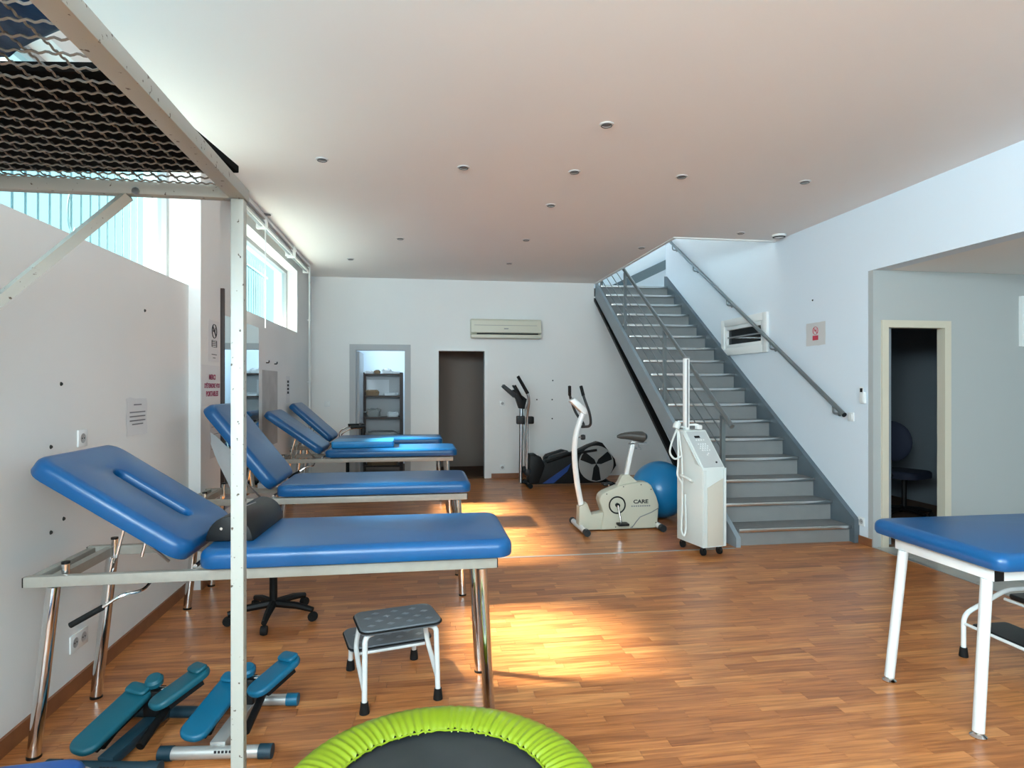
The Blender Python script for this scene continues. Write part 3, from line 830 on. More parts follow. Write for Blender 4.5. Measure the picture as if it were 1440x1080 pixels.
# ------------------------------------------------------------------ therapy cage
cg = thing('therapy_cage', 'white chipped steel cage frame with wire mesh roof at the upper left', 'cage', (-.578, 2.108, 0))
ZT = 2.072
CW, CL = .99, 2.05                                    # reaches left to the wall and back past the photographer
for x, y in ((0, 0), (-CW + .02, 0), (0, -CL), (-CW + .02, -CL)):
    p = bxo('post', (x - .0195, y - .0195, .004, x + .0195, y + .0195, ZT - .021), 'cage', cg, bev=.002)
    bxo('foot_plate', (x - .045, y - .045, 0, x + .045, y + .045, .004), 'cage', p)
for y in (0, -CL): bxo('cross_bar', (-CW, y - .0195, ZT - .02, -.0255, y + .0195, ZT + .02), 'cage', cg, bev=.002)
for x in (0, -CW + .02): bxo('long_bar', (x - .025, -CL - .02, ZT - .02, x + .025, .03, ZT + .02), 'cage', cg, bev=.002)
b = new(); tube(b, [(-.33, 0, ZT - .02), (-.98, 0, ZT - .62)], .021, 4); ob('brace', b, 'cage', cg, smooth=False)
ob('brace_bolt', lathe(new(), [(0, 0), (.012, 0), (.010, .008), (0, .009)], 10, Matrix.Translation((-.30, -.02, ZT - .012)) @ Matrix.Rotation(PI / 2, 4, 'X')), 'steel', cg)
SP, AM = .055, .0023
b = new(); n = 150; L = CW - .07
tube(b, [(-L * i / n, 0, AM * math.sin(2 * PI * (L * i / n) / .0275)) for i in range(n + 1)], .0028, 4)
wx = ob('mesh_wire', b, 'wire', cg, smooth=False); mx_ = wx.data
ny = int((CL - .06) / SP)
for k in range(ny):
    o = wx if k == 0 else bpy.data.objects.new('mesh_wire', mx_)
    if k: COL.objects.link(o); o.parent = cg
    o.location = (-.027 - (0 if k % 2 else .014), -.03 - k * SP, ZT + .019)
b = new(); n = 290; L = CL - .05
tube(b, [(0, -L * i / n, AM * math.sin(2 * PI * (L * i / n) / .0275 + 1.57)) for i in range(n + 1)], .0028, 4)
wy = ob('mesh_wire', b, 'wire', cg, smooth=False); my_ = wy.data
for k in range(int((CW - .06) / SP)):
    o = wy if k == 0 else bpy.data.objects.new('mesh_wire', my_)
    if k: COL.objects.link(o); o.parent = cg
    o.location = (-.06 - k * SP, -.022, ZT + .024)
# mat and sheet lying on the mesh
o = ob('black_mat', cushion(new(), .90, .61, .022, rc=.003, re=.003, x0=-.90, rb=.002), 'foam')
o.location = (-.585, 1.70, 2.104); o.rotation_euler = (0, 0, math.radians(-7))
tag(o, 'black foam mat lying on top of the wire mesh cage', 'mat')
b = new(); cushion(b, .38, .64, .05, rc=.04, re=.02, x0=-.38)
bmesh.ops.triangulate(b, faces=[f for f in b.faces if len(f.verts) > 4]); bmesh.ops.subdivide_edges(b, edges=b.edges[:], cuts=2, use_grid_fill=True)
for v in b.verts:
    k = v.co
    if k.z > .01: v.co.z += .010 * math.sin(k.x * 17 + k.y * 9) * math.sin(k.y * 21 + 1)
    v.co.x += .02 * math.sin(k.y * 13); v.co.y += .015 * math.sin(k.x * 19)
o = ob('blue_sheet', b, 'bluebag'); o.location = (-.745, .962, 2.108); o.rotation_euler = (0, 0, math.radians(-28))
tag(o, 'dark blue folded plastic sheet on the cage mesh, nearer than the black mat', 'sheet')

# ------------------------------------------------------------------ elliptical trainer
el = thing('elliptical_trainer', 'black elliptical cross trainer with grey arms against the back wall', 'exercise machine', (2.15, 8.86, 0))
def strut(m, pts, r, name, parent, n=10, rad=.06): return ob(name, tube(new(), bend(pts, rad), r, n), m, parent)
body = [(-.58, .47), (-.497, .472), (-.359, .357), (-.331, .384), (-.062, .483), (.032, .469), (.182, .53), (.30, .585), (.446, .633), (.503, .618), (.694, .375), (.713, .283), (.637, .173), (.503, .035), (-.543, .035), (-.565, .198)]
sh = ob('shroud', prism(new(), body, -.09, .09, bev=.012), 'black', el)
ob('front_shroud', prism(new(), [(-.60, .05), (-.45, .05), (-.36, .30), (-.42, .43), (-.58, .46)], -.12, .12, bev=.015), 'black', el)
b = new(); lathe(b, [(0, 0), (.25, 0), (.262, .008), (.262, .02), (0, .02)], 40, Matrix.Translation((.40, -.091, .318)) @ Matrix.Rotation(PI / 2, 4, 'X')); dk = ob('crank_disc', b, 'silver', el)
b = new()
for k in range(3):
    a0 = PI / 2 + k * 2 * PI / 3 - PI
    pts = [(math.cos(a0 - .62) * .07, math.sin(a0 - .62) * .07), (math.cos(a0 - .28) * .245, math.sin(a0 - .28) * .245), (math.cos(a0) * .25, math.sin(a0) * .25), (math.cos(a0 + .28) * .245, math.sin(a0 + .28) * .245), (math.cos(a0 + .62) * .07, math.sin(a0 + .62) * .07), (0, 0)]
    prism(b, [(.40 + x, .318 + z) for x, z in pts], -.118, -.1112)
ob('disc_spoke', b, 'black', dk, smooth=False)
ob('trim_panel', prism(new(), [(-.396, .045), (-.229, .045), (-.03, .21), (.03, .33), (-.10, .24)], -.0945, -.0905), 'blue_shroud', sh, smooth=False)
for s in (-1, 1):
    strut('black', [(-.34, s * .14, .36 + s * .0), (.02, s * .14, .47), (.40, s * .14, .52 if s < 0 else .22)], .018, 'pedal_arm', el)
    ob('foot_plate', prism(new(), [(-.34, .385), (-.30, .44), (-.06, .51), (.03, .49), (.02, .47)], s * .14 - .06, s * .14 + .06, bev=.008), 'black', el)
b = new(); tube(b, [(-.69, 0, 1.14), (-.70, 0, .05)], .026, 12); ob('mast', b, 'steel', el)
strut('black', [(-.70, 0, .06), (-.45, 0, .045), (.60, 0, .045)], .025, 'base_beam', el)
ob('console', prism(new(), [(-.845, 1.383), (-.80, 1.40), (-.617, 1.262), (-.653, 1.12), (-.727, 1.13), (-.772, 1.265)], -.07, .07, bev=.008), 'black', el)
c2 = ob('display', prism(new(), [(-.975, 1.44), (-.95, 1.475), (-.77, 1.335), (-.80, 1.285)], -.10, .10, bev=.01), 'dark_grey', el)
bxo('screen', (-.955, -.07, 1.4725, -.92, .07, 1.4735), 'mid_grey', c2)
for s in (-1, 1):
    dx = 0 if s > 0 else -.065
    b = new(); tube(b, bend([(-.708 + dx, s * .20, 1.59), (-.553 + dx, s * .22, 1.319), (-.543 + dx, s * .20, 1.21), (-.626, s * .15, 1.066), (-.626, s * .13, .85), (-.60 if s > 0 else -.63, s * .13, .22)], .08), .0165, 10); hb = ob('swing_arm', b, 'steel', el)
    b = new(); tube(b, [(-.708 + dx, s * .20, 1.592), (-.566 + dx, s * .218, 1.344)], .022, 12); ob('grip', b, 'rubber', hb)
    b = new(); ball(b, (-.62, s * .13, .22), .055, 14, 8, (1, .5, 1)); ob('joint_cover', b, 'dark_grey', hb)
    strut('black', [(-.66, s * .04, 1.22), (-.72, s * .10, 1.33), (-.80, s * .11, 1.464)], .014, 'fixed_handle', el)
ob('bottle_holder', box(new(), -.625, -.10, .905, -.516, .02, 1.012, bev=.02), 'black', el)
b = new(); box(b, -.76, -.045, .90, -.64, .045, 1.02, bev=.012); ob('mast_clamp', b, 'dark_grey', el)
for x, wd in ((-.60, .22), (.60, .24)):
    b = new(); tube(b, [(x, -wd, .035), (x, wd, .035)], .028, 12); f_ = ob('stabiliser', b, 'black', el)
    for s in (-1, 1):
        b = new(); lathe(b, [(0, -.02), (.034, -.02), (.034, .02), (0, .02)], 16, Matrix.Translation((x, s * (wd + .021), .0345)) @ Matrix.Rotation(PI / 2, 4, 'X')); ob('foot_cap', b, 'rubber', f_)
b = new(); cyl(b, (.62, -.30, .06), (.70, -.30, .10), .012, 8); ob('transport_wheel', b, 'chrome', el)

# ------------------------------------------------------------------ exercise bike (profile drawn at its own size)
kq = 6.0 / 5.85
q = lambda pts: [((2.0 + x) * kq - 2.05, 1.45 + (z - 1.45) * kq) for x, z in pts]
bk = thing('exercise_bike', 'cream and white exercise bike standing in front of the blue ball', 'exercise bike', (2.05, 6.07, 0))
lowp = [(-.352, .045), (-.465, .075), (-.461, .274), (-.382, .308), (-.337, .195), (-.184, .225), (-.1, .2), (.0, .05)]
ob('chassis', prism(new(), q(lowp), -.06, .06, bev=.008), 'bike_cream', bk)
bod = [(-.253, .371), (-.235, .395), (-.199, .417), (-.061, .47), (.06, .494), (.188, .502), (.235, .495), (.266, .47), (.321, .356), (.345, .275), (.338, .16), (.329, .055), (.282, .045), (-.25, .045), (-.22, .20), (-.25, .29), (-.262, .33)]
hs = ob('housing', prism(new(), q(bod), -.075, .075, bev=.014, seg=3), 'bike_cream', bk)
ob('housing_seam', tube(new(), [(x, -.0765, z) for x, z in q([(.343, .245), (.27, .205), (.15, .16), (.11, .115), (.08, .075), (.05, .055)])], .005, 6), 'mid_grey', hs)
for x, z in q([(-.19, .395), (-.02, .462), (.16, .478), (.262, .43), (.312, .10), (-.1, .07), (.07, .065)]):
    ob('screw', lathe(new(), [(0, 0), (.006, 0), (.006, .002), (0, .002)], 8, Matrix.Translation((x, -.0755, z)) @ Matrix.Rotation(PI / 2, 4, 'X')), 'dark_grey', hs)
ob('seat_tower', prism(new(), q([(-.075, .46), (-.02, .57), (.05, .575), (.14, .50)]), -.04, .04, bev=.006), 'bike_cream', bk)
(rx_, rz_), = q([(-.084, .285)])
ob('crank_ring', tube(new(), [(rx_ + .082 * math.cos(2 * PI * j / 48), -.078, rz_ + .082 * math.sin(2 * PI * j / 48)) for j in range(48)], .0075, 8, closed=True), 'black', bk)
for s in (-1, 1):
    b = new(); lathe(b, [(0, 0), (.022, 0), (.022, .03), (0, .03)], 14, Matrix.Translation((rx_, s * .075, rz_)) @ Matrix.Rotation(PI / 2 * -s, 4, 'X')); cr = ob('crank_hub', b, 'black', bk)
    e_ = Vector((rx_ + .03, s * .115, rz_ - .175)) if s < 0 else Vector((rx_ - .03, s * .115, rz_ + .175))
    ob('crank_arm', tube(new(), [(rx_, s * .10, rz_), e_], .010, 8), 'chrome', cr)
    ob('pedal', box(new(), e_.x - .055, min(e_.y, e_.y + s * .09), e_.z - .012, e_.x + .055, max(e_.y, e_.y + s * .09), e_.z + .012, bev=.005), 'black', cr)
ob('mast', tube(new(), [(x, 0, z) for x, z in q([(-.395, 1.215), (-.43, 1.13), (-.466, 1.025), (-.488, .93), (-.496, .834), (-.494, .74), (-.488, .657), (-.466, .48), (-.425, .27)])], .029, 14), 'white_gloss', bk)
co = ob('console', prism(new(), q([(-.55, 1.305), (-.505, 1.335), (-.375, 1.225), (-.39, 1.17), (-.42, 1.18)]), -.055, .055, bev=.008), 'white_gloss', bk)
for s in (-1, 1):
    dx = .0 if s > 0 else .06
    hp = [(-.518 + dx, 1.448), (-.505 + dx, 1.349), (-.443 + dx, 1.18), (-.36, 1.06), (-.42, 1.05)]
    pts = [(x, s * y_, z) for (x, z), y_ in zip(q(hp), (.11, .16, .17, .12, .0))]
    h_ = ob('handlebar', tube(new(), bend(pts, .06), .0135, 10), 'dark_grey', bk)
    ob('grip', tube(new(), [pts[0], Vector(pts[0]).lerp(Vector(pts[1]), .9)], .017, 10), 'rubber', h_)
(kx, kz), = q([(-.395, .947)])
ob('tension_knob', lathe(new(), [(0, -.02), (.024, -.02), (.028, .0), (.024, .02), (0, .02)], 14, Matrix.Translation((kx - .015, 0, kz)) @ Matrix.Rotation(PI / 2, 4, 'Y')), 'dark_grey', bk)
ob('knob_stem', cyl(new(), (kx - .075, 0, kz), (kx - .03, 0, kz), .009, 8), 'mid_grey', bk)
sp = q([(.105, .90), (.024, .54)]); ob('seat_post', box(new(), -.02, -.02, 0, .02, .02, (Vector(sp[0]) - Vector(sp[1])).length, bev=.004), 'white_gloss', bk)
po = bpy.data.objects[[c.name for c in bk.children if c.name.startswith('seat_post')][0]]
po.location = (sp[1][0], 0, sp[1][1]); po.rotation_euler = (0, math.atan2(sp[0][0] - sp[1][0], sp[0][1] - sp[1][1]), 0)
# saddle: lofted sections nose -> tail
b = new(); secs = []
(n0, nz), (n1, nz1) = q([(-.06, .955), (.235, .945)])
for i in range(9):
    u = i / 8; x = n0 + (n1 - n0) * u
    wv = .026 + .085 * (u ** 2) * (1.15 if u < .9 else .8) ; th = .020 + .030 * min(1, u * 1.25)
    zc = nz + (-.01 + .03 * math.sin(PI * min(1, u * 1.1) + .6) * .4) + .012 * u
    sc_ = 1.0 if 0 < i < 8 else .55
    secs.append([b.verts.new((x, wv * sc_ * math.cos(2 * PI * j / 14), zc + th * sc_ * math.sin(2 * PI * j / 14) * (1 if math.sin(2 * PI * j / 14) > 0 else 1.3))) for j in range(14)])
for A, B in zip(secs, secs[1:]):
    for j in range(14): b.faces.new((A[j], A[(j + 1) % 14], B[(j + 1) % 14], B[j]))
b.faces.new(secs[0][::-1]); b.faces.new(secs[-1]); bmesh.ops.recalc_face_normals(b, faces=b.faces[:])
sd = ob('saddle', b, 'saddle', bk)
b = new(); (ux, uz), = q([(.16, .875)]); box(b, ux - .10, -.02, uz - .002, ux + .09, .02, uz + .012); cyl(b, (ux, 0, uz), (ux, 0, uz - .035), .006, 8); lathe(b, [(0, -.012), (.03, -.01), (.03, .008), (0, .01)], 14, Matrix.Translation((ux, 0, uz - .045))); ob('saddle_clamp', b, 'mid_grey', sd)
for x, y0, y1, m_ in (((-.455), -.27, .27, 'white_gloss'), (.345, -.19, .17, 'white_gloss')):
    b = new(); tube(b, [(x, y0, .036), (x, y1, .036)], .030, 14); sb = ob('stabiliser', b, m_, bk)
    for yy in (y0, y1):
        b = new(); tube(b, [(x, yy - .03, .035), (x, yy + .03, .035)], .034, 14); ob('end_cap', b, 'dark_grey', sb)
ob('beam_link', box(new(), -.47, -.05, .03, .36, .05, .06), 'bike_cream', bk, smooth=False)
(tx, tz), = q([(.157, .296)])
text_mesh('CARE', .052, 'ink', hs, Matrix.Translation((tx, -.0757, tz)) @ FACE_MY, sx=1.22)
(tx, tz), = q([(.157, .262)])
for k in range(9): bxo('print_mark', (tx - .10 + k * .023, -.0762, tz, tx - .10 + k * .023 + .016, -.0752, tz + .014), 'mid_grey', hs)

# exercise ball
o = ob('exercise_ball', ball(new(), (0, 0, 0), .31, 48, 28), 'ball'); o.location = (2.625, 6.52, .31)
tag(o, 'large blue exercise ball between the bike and the white device', 'exercise ball')

# ------------------------------------------------------------------ physiotherapy device
dv = thing('therapy_device', 'tall white therapy device on castors with mast, in front of the stairs', 'medical device', (2.372, 4.945, 0), math.radians(11))
W_, D_ = .235, .375
side = [(0, .075), (0, .745), (.27, 1.055), (D_, 1.06), (D_, .075)]
yz = Matrix(((0, 1, 0, 0), (1, 0, 0, 0), (0, 0, 1, 0), (0, 0, 0, 1)))
b = new(); prism(b, side, 0, W_, bev=.010, mtx=yz); bmesh.ops.recalc_face_normals(b, faces=b.faces[:]); cb = ob('cabinet', b, 'device', dv)
b = new(); prism(b, [(.045, .085), (.045, .585), (.205, .66), (.205, .085)], -.008, -.0005, bev=.003); ob('front_panel', b, 'device_beige', dv)
b = new(); prism(b, [(.003, .09), (.003, .735), (.030, .735), (.030, .09)], -.010, -.0005, bev=.003); ob('front_edge', b, 'device', dv)
b = new(); prism(b, [(.21, .08), (.21, .74), (.234, .75), (.234, .08)], -.012, -.0005, bev=.003); ob('front_edge', b, 'device', dv)
# side facet
b = new(); v = [b.verts.new(p) for p in ((-.0008, .03, .76), (-.0008, .27, 1.035), (-.0008, .30, 1.035), (-.0008, .10, .78), (-.012, .06, .80), (-.012, .24, 1.00))]
for f in ((0, 4, 5, 1), (4, 3, 2, 5), (0, 3, 4), (1, 5, 2)): b.faces.new([v[i] for i in f])
ob('side_facet', b, 'device', dv, smooth=False)
pa = math.atan2(.31, .27); PT = Matrix.Translation((W_ / 2, 0, .745)) @ Matrix.Rotation(pa, 4, 'X')
def on_panel(name, m, u, vv, sx, sy, h, parent, disc=False):
    b = new()
    if disc: lathe(b, [(0, 0), (sx, 0), (sx * .9, h), (0, h)], 12)
    else: box(b, -sx, -sy, 0, sx, sy, h)
    bmesh.ops.transform(b, matrix=PT @ Matrix.Translation((u, vv, .0006)), verts=b.verts[:]); return ob(name, b, m, parent, smooth=False)
pn = on_panel('control_panel', 'panel_grey', 0, .205, .100, .19, .003, dv)
for (u, vv) in [(-.04, .30), (-.015, .30), (.01, .30), (.035, .30)] + [(-.04 + c * .024 + (r % 2) * .012, .255 - r * .022) for r in range(4) for c in range(4)] + [(.0, .14), (.015, .155)]:
    on_panel('button', 'white', u, vv, .008, .008, .007, pn, True)
on_panel('display', 'black', -.015, .335, .028, .012, .0045, pn)
on_panel('key_switch', 'dark_grey', .05, .06, .009, .009, .010, pn, True)
ms = ob('mast', box(new(), .045, .31, 1.055, .093, .35, 1.70, bev=.006), 'white', dv)
ob('mast_cap', box(new(), .042, .307, 1.70, .096, .353, 1.715, bev=.004), 'mid_grey', ms)
ob('mast_groove', box(new(), .062, .3085, 1.08, .076, .3105, 1.69), 'mid_grey', ms, smooth=False)
b = new(); tube(b, bend([(.10, .33, 1.10), (.16, .30, 1.105), (.20, .30, 1.08)], .03), .010, 8); box(b, .15, .27, 1.06, .20, .32, 1.10, bev=.008); ob('cable_hook', b, 'white', dv)
b = new(); lathe(b, [(0, -.03), (.028, -.03), (.034, .0), (.028, .03), (0, .035)], 14, Matrix.Translation((-.05, .30, 1.10)) @ Matrix.Rotation(.5, 4, 'Y')); cyl(b, (-.03, .30, 1.09), (.05, .32, 1.08), .009, 8); ob('probe_head', b, 'device', dv)
b = new(); tube(b, bend([(-.005, .14, .62), (-.05, .10, .64), (-.06, .22, .67)], .03), .012, 8); ob('probe_holder', b, 'device', dv)
for k, pts in enumerate(([(-.05, .30, 1.07), (-.12, .28, .95), (-.15, .27, .86), (-.10, .26, .80), (-.04, .25, .83)],
                         [(-.05, .29, 1.06), (-.06, .26, .80), (-.09, .24, .66), (-.05, .22, .60), (-.055, .22, .35), (-.075, .20, .18), (-.05, .19, .13), (-.025, .2, .20), (-.02, .22, .50)],
                         [(-.045, .28, 1.05), (-.03, .25, .80), (-.04, .23, .5), (-.06, .21, .30)])):
    ob('cable', tube(new(), bend(pts, .09, 6), .0085, 8), 'device', dv)
for x in (.035, W_ - .035):
    for y in (.04, D_ - .04):
        b = new(); lathe(b, [(0, -.012), (.032, -.012), (.034, 0), (.032, .012), (0, .012)], 18, Matrix.Translation((x, y, .034)) @ Matrix.Rotation(PI / 2, 4, 'Y')); cw = ob('castor', b, 'rubber', dv)
        ob('castor_fork', box(new(), x - .017, y - .012, .05, x + .017, y + .012, .0755), 'dark_grey', cw, smooth=False)

# ------------------------------------------------------------------ air conditioner
ac = thing('air_conditioner', 'cream wall air conditioner above the back doorway', 'air conditioner', (1.335, YB, 2.345))
b = new(); prism(b, [(-.0005, .145), (-.165, .145), (-.19, .12), (-.20, -.06), (-.165, -.085), (-.0005, -.095)], 0, 1.10, bev=.006, mtx=Matrix(((0, 1, 0, -.55), (1, 0, 0, 0), (0, 0, 1, 0), (0, 0, 0, 1)))); bmesh.ops.recalc_face_normals(b, faces=b.faces[:]); ob('body', b, 'ac', ac)
bxo('panel_seam', (-.50, -.1985, .045, .48, -.19, .050), 'mid_grey', ac)
bxo('outlet', (-.46, -.200, -.092, .50, -.172, -.076), 'black', ac)
fl = ob('louvre', box(new(), -.55, -.212, -.150, .55, -.03, -.096, bev=.012), 'ac', ac)
bxo('maker_mark', (-.04, -.2015, -.012, .03, -.1995, .002), 'mid_grey', ac)

# ------------------------------------------------------------------ ceiling spots, detectors
sp_data = [(-.705, 4.68, 'spotlight over the second left table'), (.33, 4.69, 'spotlight second from the windows in the middle cross row'), (1.185, 4.66, 'spotlight in the middle of the cross row'),
           (2.05, 4.64, 'spotlight fourth from the windows in the middle cross row'), (3.09, 4.61, 'spotlight nearest the right wall in the middle cross row'), (1.173, 3.79, 'spotlight nearest the camera'),
           (1.19, 5.55, 'spotlight just behind the middle cross row'), (-.213, 7.05, 'spotlight over the far tables, left in its row'), (1.195, 6.91, 'spotlight in the middle of the far row'),
           (2.63, 7.10, 'spotlight beside the stairwell edge'), (-.89, 8.29, 'spotlight farthest left before the back wall'), (1.196, 8.26, 'spotlight before the air conditioner'),
           (-1.45, 6.24, 'spotlight beside the roller blinds'), (3.436, 6.25, 'spotlight in front of the stairwell opening')]
proto = None
for x, y, lb in sp_data:
    if proto is None:
        o = thing('ceiling_spotlight', '', 'spotlight', (0, 0, ZC), group='recessed ceiling spotlights')
        ob('trim_ring', lathe(new(), [(.032, -.001), (.032, -.007), (.043, -.006), (.047, -.0005), (.032, -.0005)], 24), 'paper_grey', o)
        ob('lamp', lathe(new(), [(0, -.0005), (.031, -.0005), (.031, -.003), (.020, -.006), (0, -.004)], 20), 'mid_grey', o)
        ob('lamp_clip', tube(new(), [(.033 * math.cos(t), .033 * math.sin(t), -.011) for t in [2 * PI * i / 20 for i in range(20)]], .0022, 5, closed=True), 'dark_grey', o)
        proto = o
    else: o = copy_tree(proto)
    o.location = (x, y, ZC); o['label'] = 'small round recessed ceiling ' + lb
sm = thing('smoke_detector', 'larger round white ceiling detector beside the right wall', 'detector', (3.90, 6.28, ZC))
ob('housing', lathe(new(), [(0, -.0005), (.072, -.0005), (.072, -.018), (.05, -.03), (0, -.032)], 28), 'white', sm)
ob('vent_ring', lathe(new(), [(.052, -.0295), (.066, -.024), (.067, -.027), (.055, -.033), (.052, -.0295)], 28), 'dark_grey', sm)

# ------------------------------------------------------------------ sockets, switches
def socket(loc, face, label, n=1, hole=True, sz=.082):
    o = thing('wall_socket' if hole else 'light_switch', label, 'socket' if hole else 'switch', loc)
    o.rotation_euler = {'-Y': (PI / 2, 0, 0), '+X': (PI / 2, 0, PI / 2), '-X': (PI / 2, 0, -PI / 2)}[face]
    w2_ = sz / 2 + (n - 1) * .036
    ob('plate', box(new(), -w2_, -sz / 2, .0005, w2_, sz / 2, .009, bev=.003), 'white_gloss', o)
    for k in range(n):
        cx = (k - (n - 1) / 2) * .072
        if hole:
            r_ = ob('recess', lathe(new(), [(0, .0092), (.021, .0092), (.023, .0102), (.024, .0092)], 20, Matrix.Translation((cx, 0, 0))), 'socket_grey', o)
            for s in (-1, 1): ob('pin_hole', lathe(new(), [(0, .0095), (.0035, .0095), (.0035, .0105), (0, .0105)], 8, Matrix.Translation((cx + s * .0095, 0, 0))), 'black', r_)
        else: ob('rocker', box(new(), cx - .024, -.024, .009, cx + .024, .024, .013, bev=.003), 'white', o)
    return o
socket((XL, 3.27, 1.198), '+X', 'white socket on the left wall above the nearest backrest')
socket((XL, 3.24, .235), '+X', 'white double socket low on the left wall behind the table legs', n=2)
socket((-1.385, YB, 1.178), '-Y', 'white square switch on the back wall left of the storeroom door', hole=False)
socket((1.295, YB, 1.178), '-Y', 'white socket at switch height on the back wall right of the corridor door')
socket((1.295, YB, .165), '-Y', 'white socket low on the back wall behind the elliptical trainer')
socket((XR, 5.16, .205), '-X', 'white socket low on the right wall beside the bottom stair')
socket((XR, 5.30, 1.16), '-X', 'white switch on the right wall at the lower end of the handrail', hole=False)
rc = thing('remote_control', 'small white remote control in a holder on the right wall', 'remote control', (XR, 5.13, 1.365))
ob('holder', box(new(), -.024, -.028, -.075, -.0005, .028, .03, bev=.004), 'white', rc)
rb_ = ob('handset', box(new(), -.030, -.024, -.06, -.0245, .024, .078, bev=.002), 'white', rc)
bxo('screen', (-.0315, -.016, .03, -.0302, .016, .066), 'black', rb_)

# ------------------------------------------------------------------ papers and signs
def sheet(name, label, loc, rz, w, h, m='paper', crumple=0.0, cat='notice'):
    """sheet in local XZ facing -Y, lower-left at -w/2"""
    b = new(); n = 6; g = []; k_ = []
    rr = random.Random(int(w * 1000 + h * 77))
    for i in range(n + 1):
        ra, rb = [], []
        for j in range(n + 1):
            edge = i in (0, n) or j in (0, n)
            x = -w / 2 + w * i / n; z = -h / 2 + h * j / n + (crumple * rr.uniform(-1, 1) if j in (0, n) else 0)
            y = -.0016 - crumple * (.5 + .5 * math.sin(i * 2.1 + j * 1.7)) * (1 if edge else .35)
            ra.append(b.verts.new((x, y, z))); rb.append(b.verts.new((x, y + .0010, z)))
        g.append(ra); k_.append(rb)
    for i in range(n):
        for j in range(n):
            b.faces.new((g[i][j], g[i + 1][j], g[i + 1][j + 1], g[i][j + 1])); b.faces.new((k_[i][j + 1], k_[i + 1][j + 1], k_[i + 1][j], k_[i][j]))
    for i in range(n):
        b.faces.new((g[i][0], k_[i][0], k_[i + 1][0], g[i + 1][0])); b.faces.new((g[i + 1][n], k_[i + 1][n], k_[i][n], g[i][n]))
        b.faces.new((g[0][i + 1], k_[0][i + 1], k_[0][i], g[0][i])); b.faces.new((g[n][i], k_[n][i], k_[n][i + 1], g[n][i + 1]))
    o = ob(name, b, m); o.location = loc; o.rotation_euler = (0, 0, rz)
    return tag(o, label, cat)
def print_bar(o, x0, z0, x1, z1, m='ink', y=-.0030): bxo('print_line', (x0, y - .0004, z0, x1, y, z1), m, o)
LW, RW = PI / 2, -PI / 2
p = sheet('paper_notice', 'crumpled white notice with four printed lines taped to the left wall', (XL, 3.86, 1.275), LW, .26, .215, 'paper', .006)
for z, a in ((.065, .05), (.022, .10), (-.002, .10), (-.026, .10), (-.047, .07)): print_bar(p, -a, z, a, z + .007, 'ink_grey', -.0075)
PX = XL + .08
def prohibition(o, cx, cz, r, m, y):
    ob('ring', tube(new(), [(cx + r * math.cos(2 * PI * i / 32), y, cz + r * math.sin(2 * PI * i / 32)) for i in range(32)], r * .10, 4, closed=True, flat=.5), m, o)
    ob('slash', tube(new(), [(cx - r * .68, y, cz + r * .68), (cx + r * .68, y, cz - r * .68)], r * .10, 4), m, o)
    bxo('pictogram', (cx - r * .55, y - .0004, cz - r * .10, cx + r * .45, y + .0002, cz + r * .12), m, o)
    ob('pictogram_smoke', tube(new(), bend([(cx + r * .40, y, cz + r * .12), (cx + r * .30, y, cz + r * .35), (cx + r * .5, y, cz + r * .55)], .02), r * .06, 4), m, o)
p = sheet('no_smoking_sign', 'white sign with black prohibition circle on the pilaster', (PX, 4.955, 1.79), LW, .24, .31, 'paper', cat='sign')
prohibition(p, .01, .075, .052, 'ink', -.0030)
b = new(); tube(b, [(x, -.0030, z) for x, z in round_rect(-.045, -.045, .065, .005, .006, 2)], .003, 4, closed=True, flat=.5); ob('text_box', b, 'ink', p)
for k in range(3): print_bar(p, -.035, -.008 - k * .013, .055, -.003 - k * .013)
for k in range(2): print_bar(p, -.05 + k * .03, -.105 - k * .025, .07 - k * .03, -.098 - k * .025, 'ink_grey')
p = sheet('phone_notice', 'white notice in magenta capitals about switching off phones, on the pilaster', (PX, 4.90, 1.455), LW, .41, .30, 'paper')
for k, tx_ in enumerate(('MERCI', "D'\u00c9TEINDRE VOS", 'PORTABLES')):
    text_mesh(tx_, .052 if k != 1 else .045, 'ink_magenta', p, Matrix.Translation((.02, -.0030, .045 - k * .062)) @ FACE_MY)
p = sheet('price_list', 'narrow printed list in black on the pilaster below the phone notice', (PX, 4.99, 1.10), LW, .24, .38, 'paper_grey')
for k in range(6): print_bar(p, -.09, .15 - k * .055, .06 + .03 * (k % 2), .154 - k * .055, 'ink_grey')
p = sheet('no_smoking_notice', 'clear sleeved notice with red prohibition circle on the right wall', (XR, 5.83, 1.985), RW, .31, .235, 'paper_grey', .003, cat='sign')
prohibition(p, .0, .035, .040, 'ink_red', -.0050); bxo('red_panel', (-.045, -.0056, -.062, .045, -.0050, -.015), 'ink_red', p)
p = sheet('small_notice', 'narrow notice with vertical print on the far left wall', (XL, 8.02, 1.41), LW, .22, .33, 'paper')
for k in range(4): print_bar(p, -.05, .08 - k * .045, .05, .11 - k * .045)

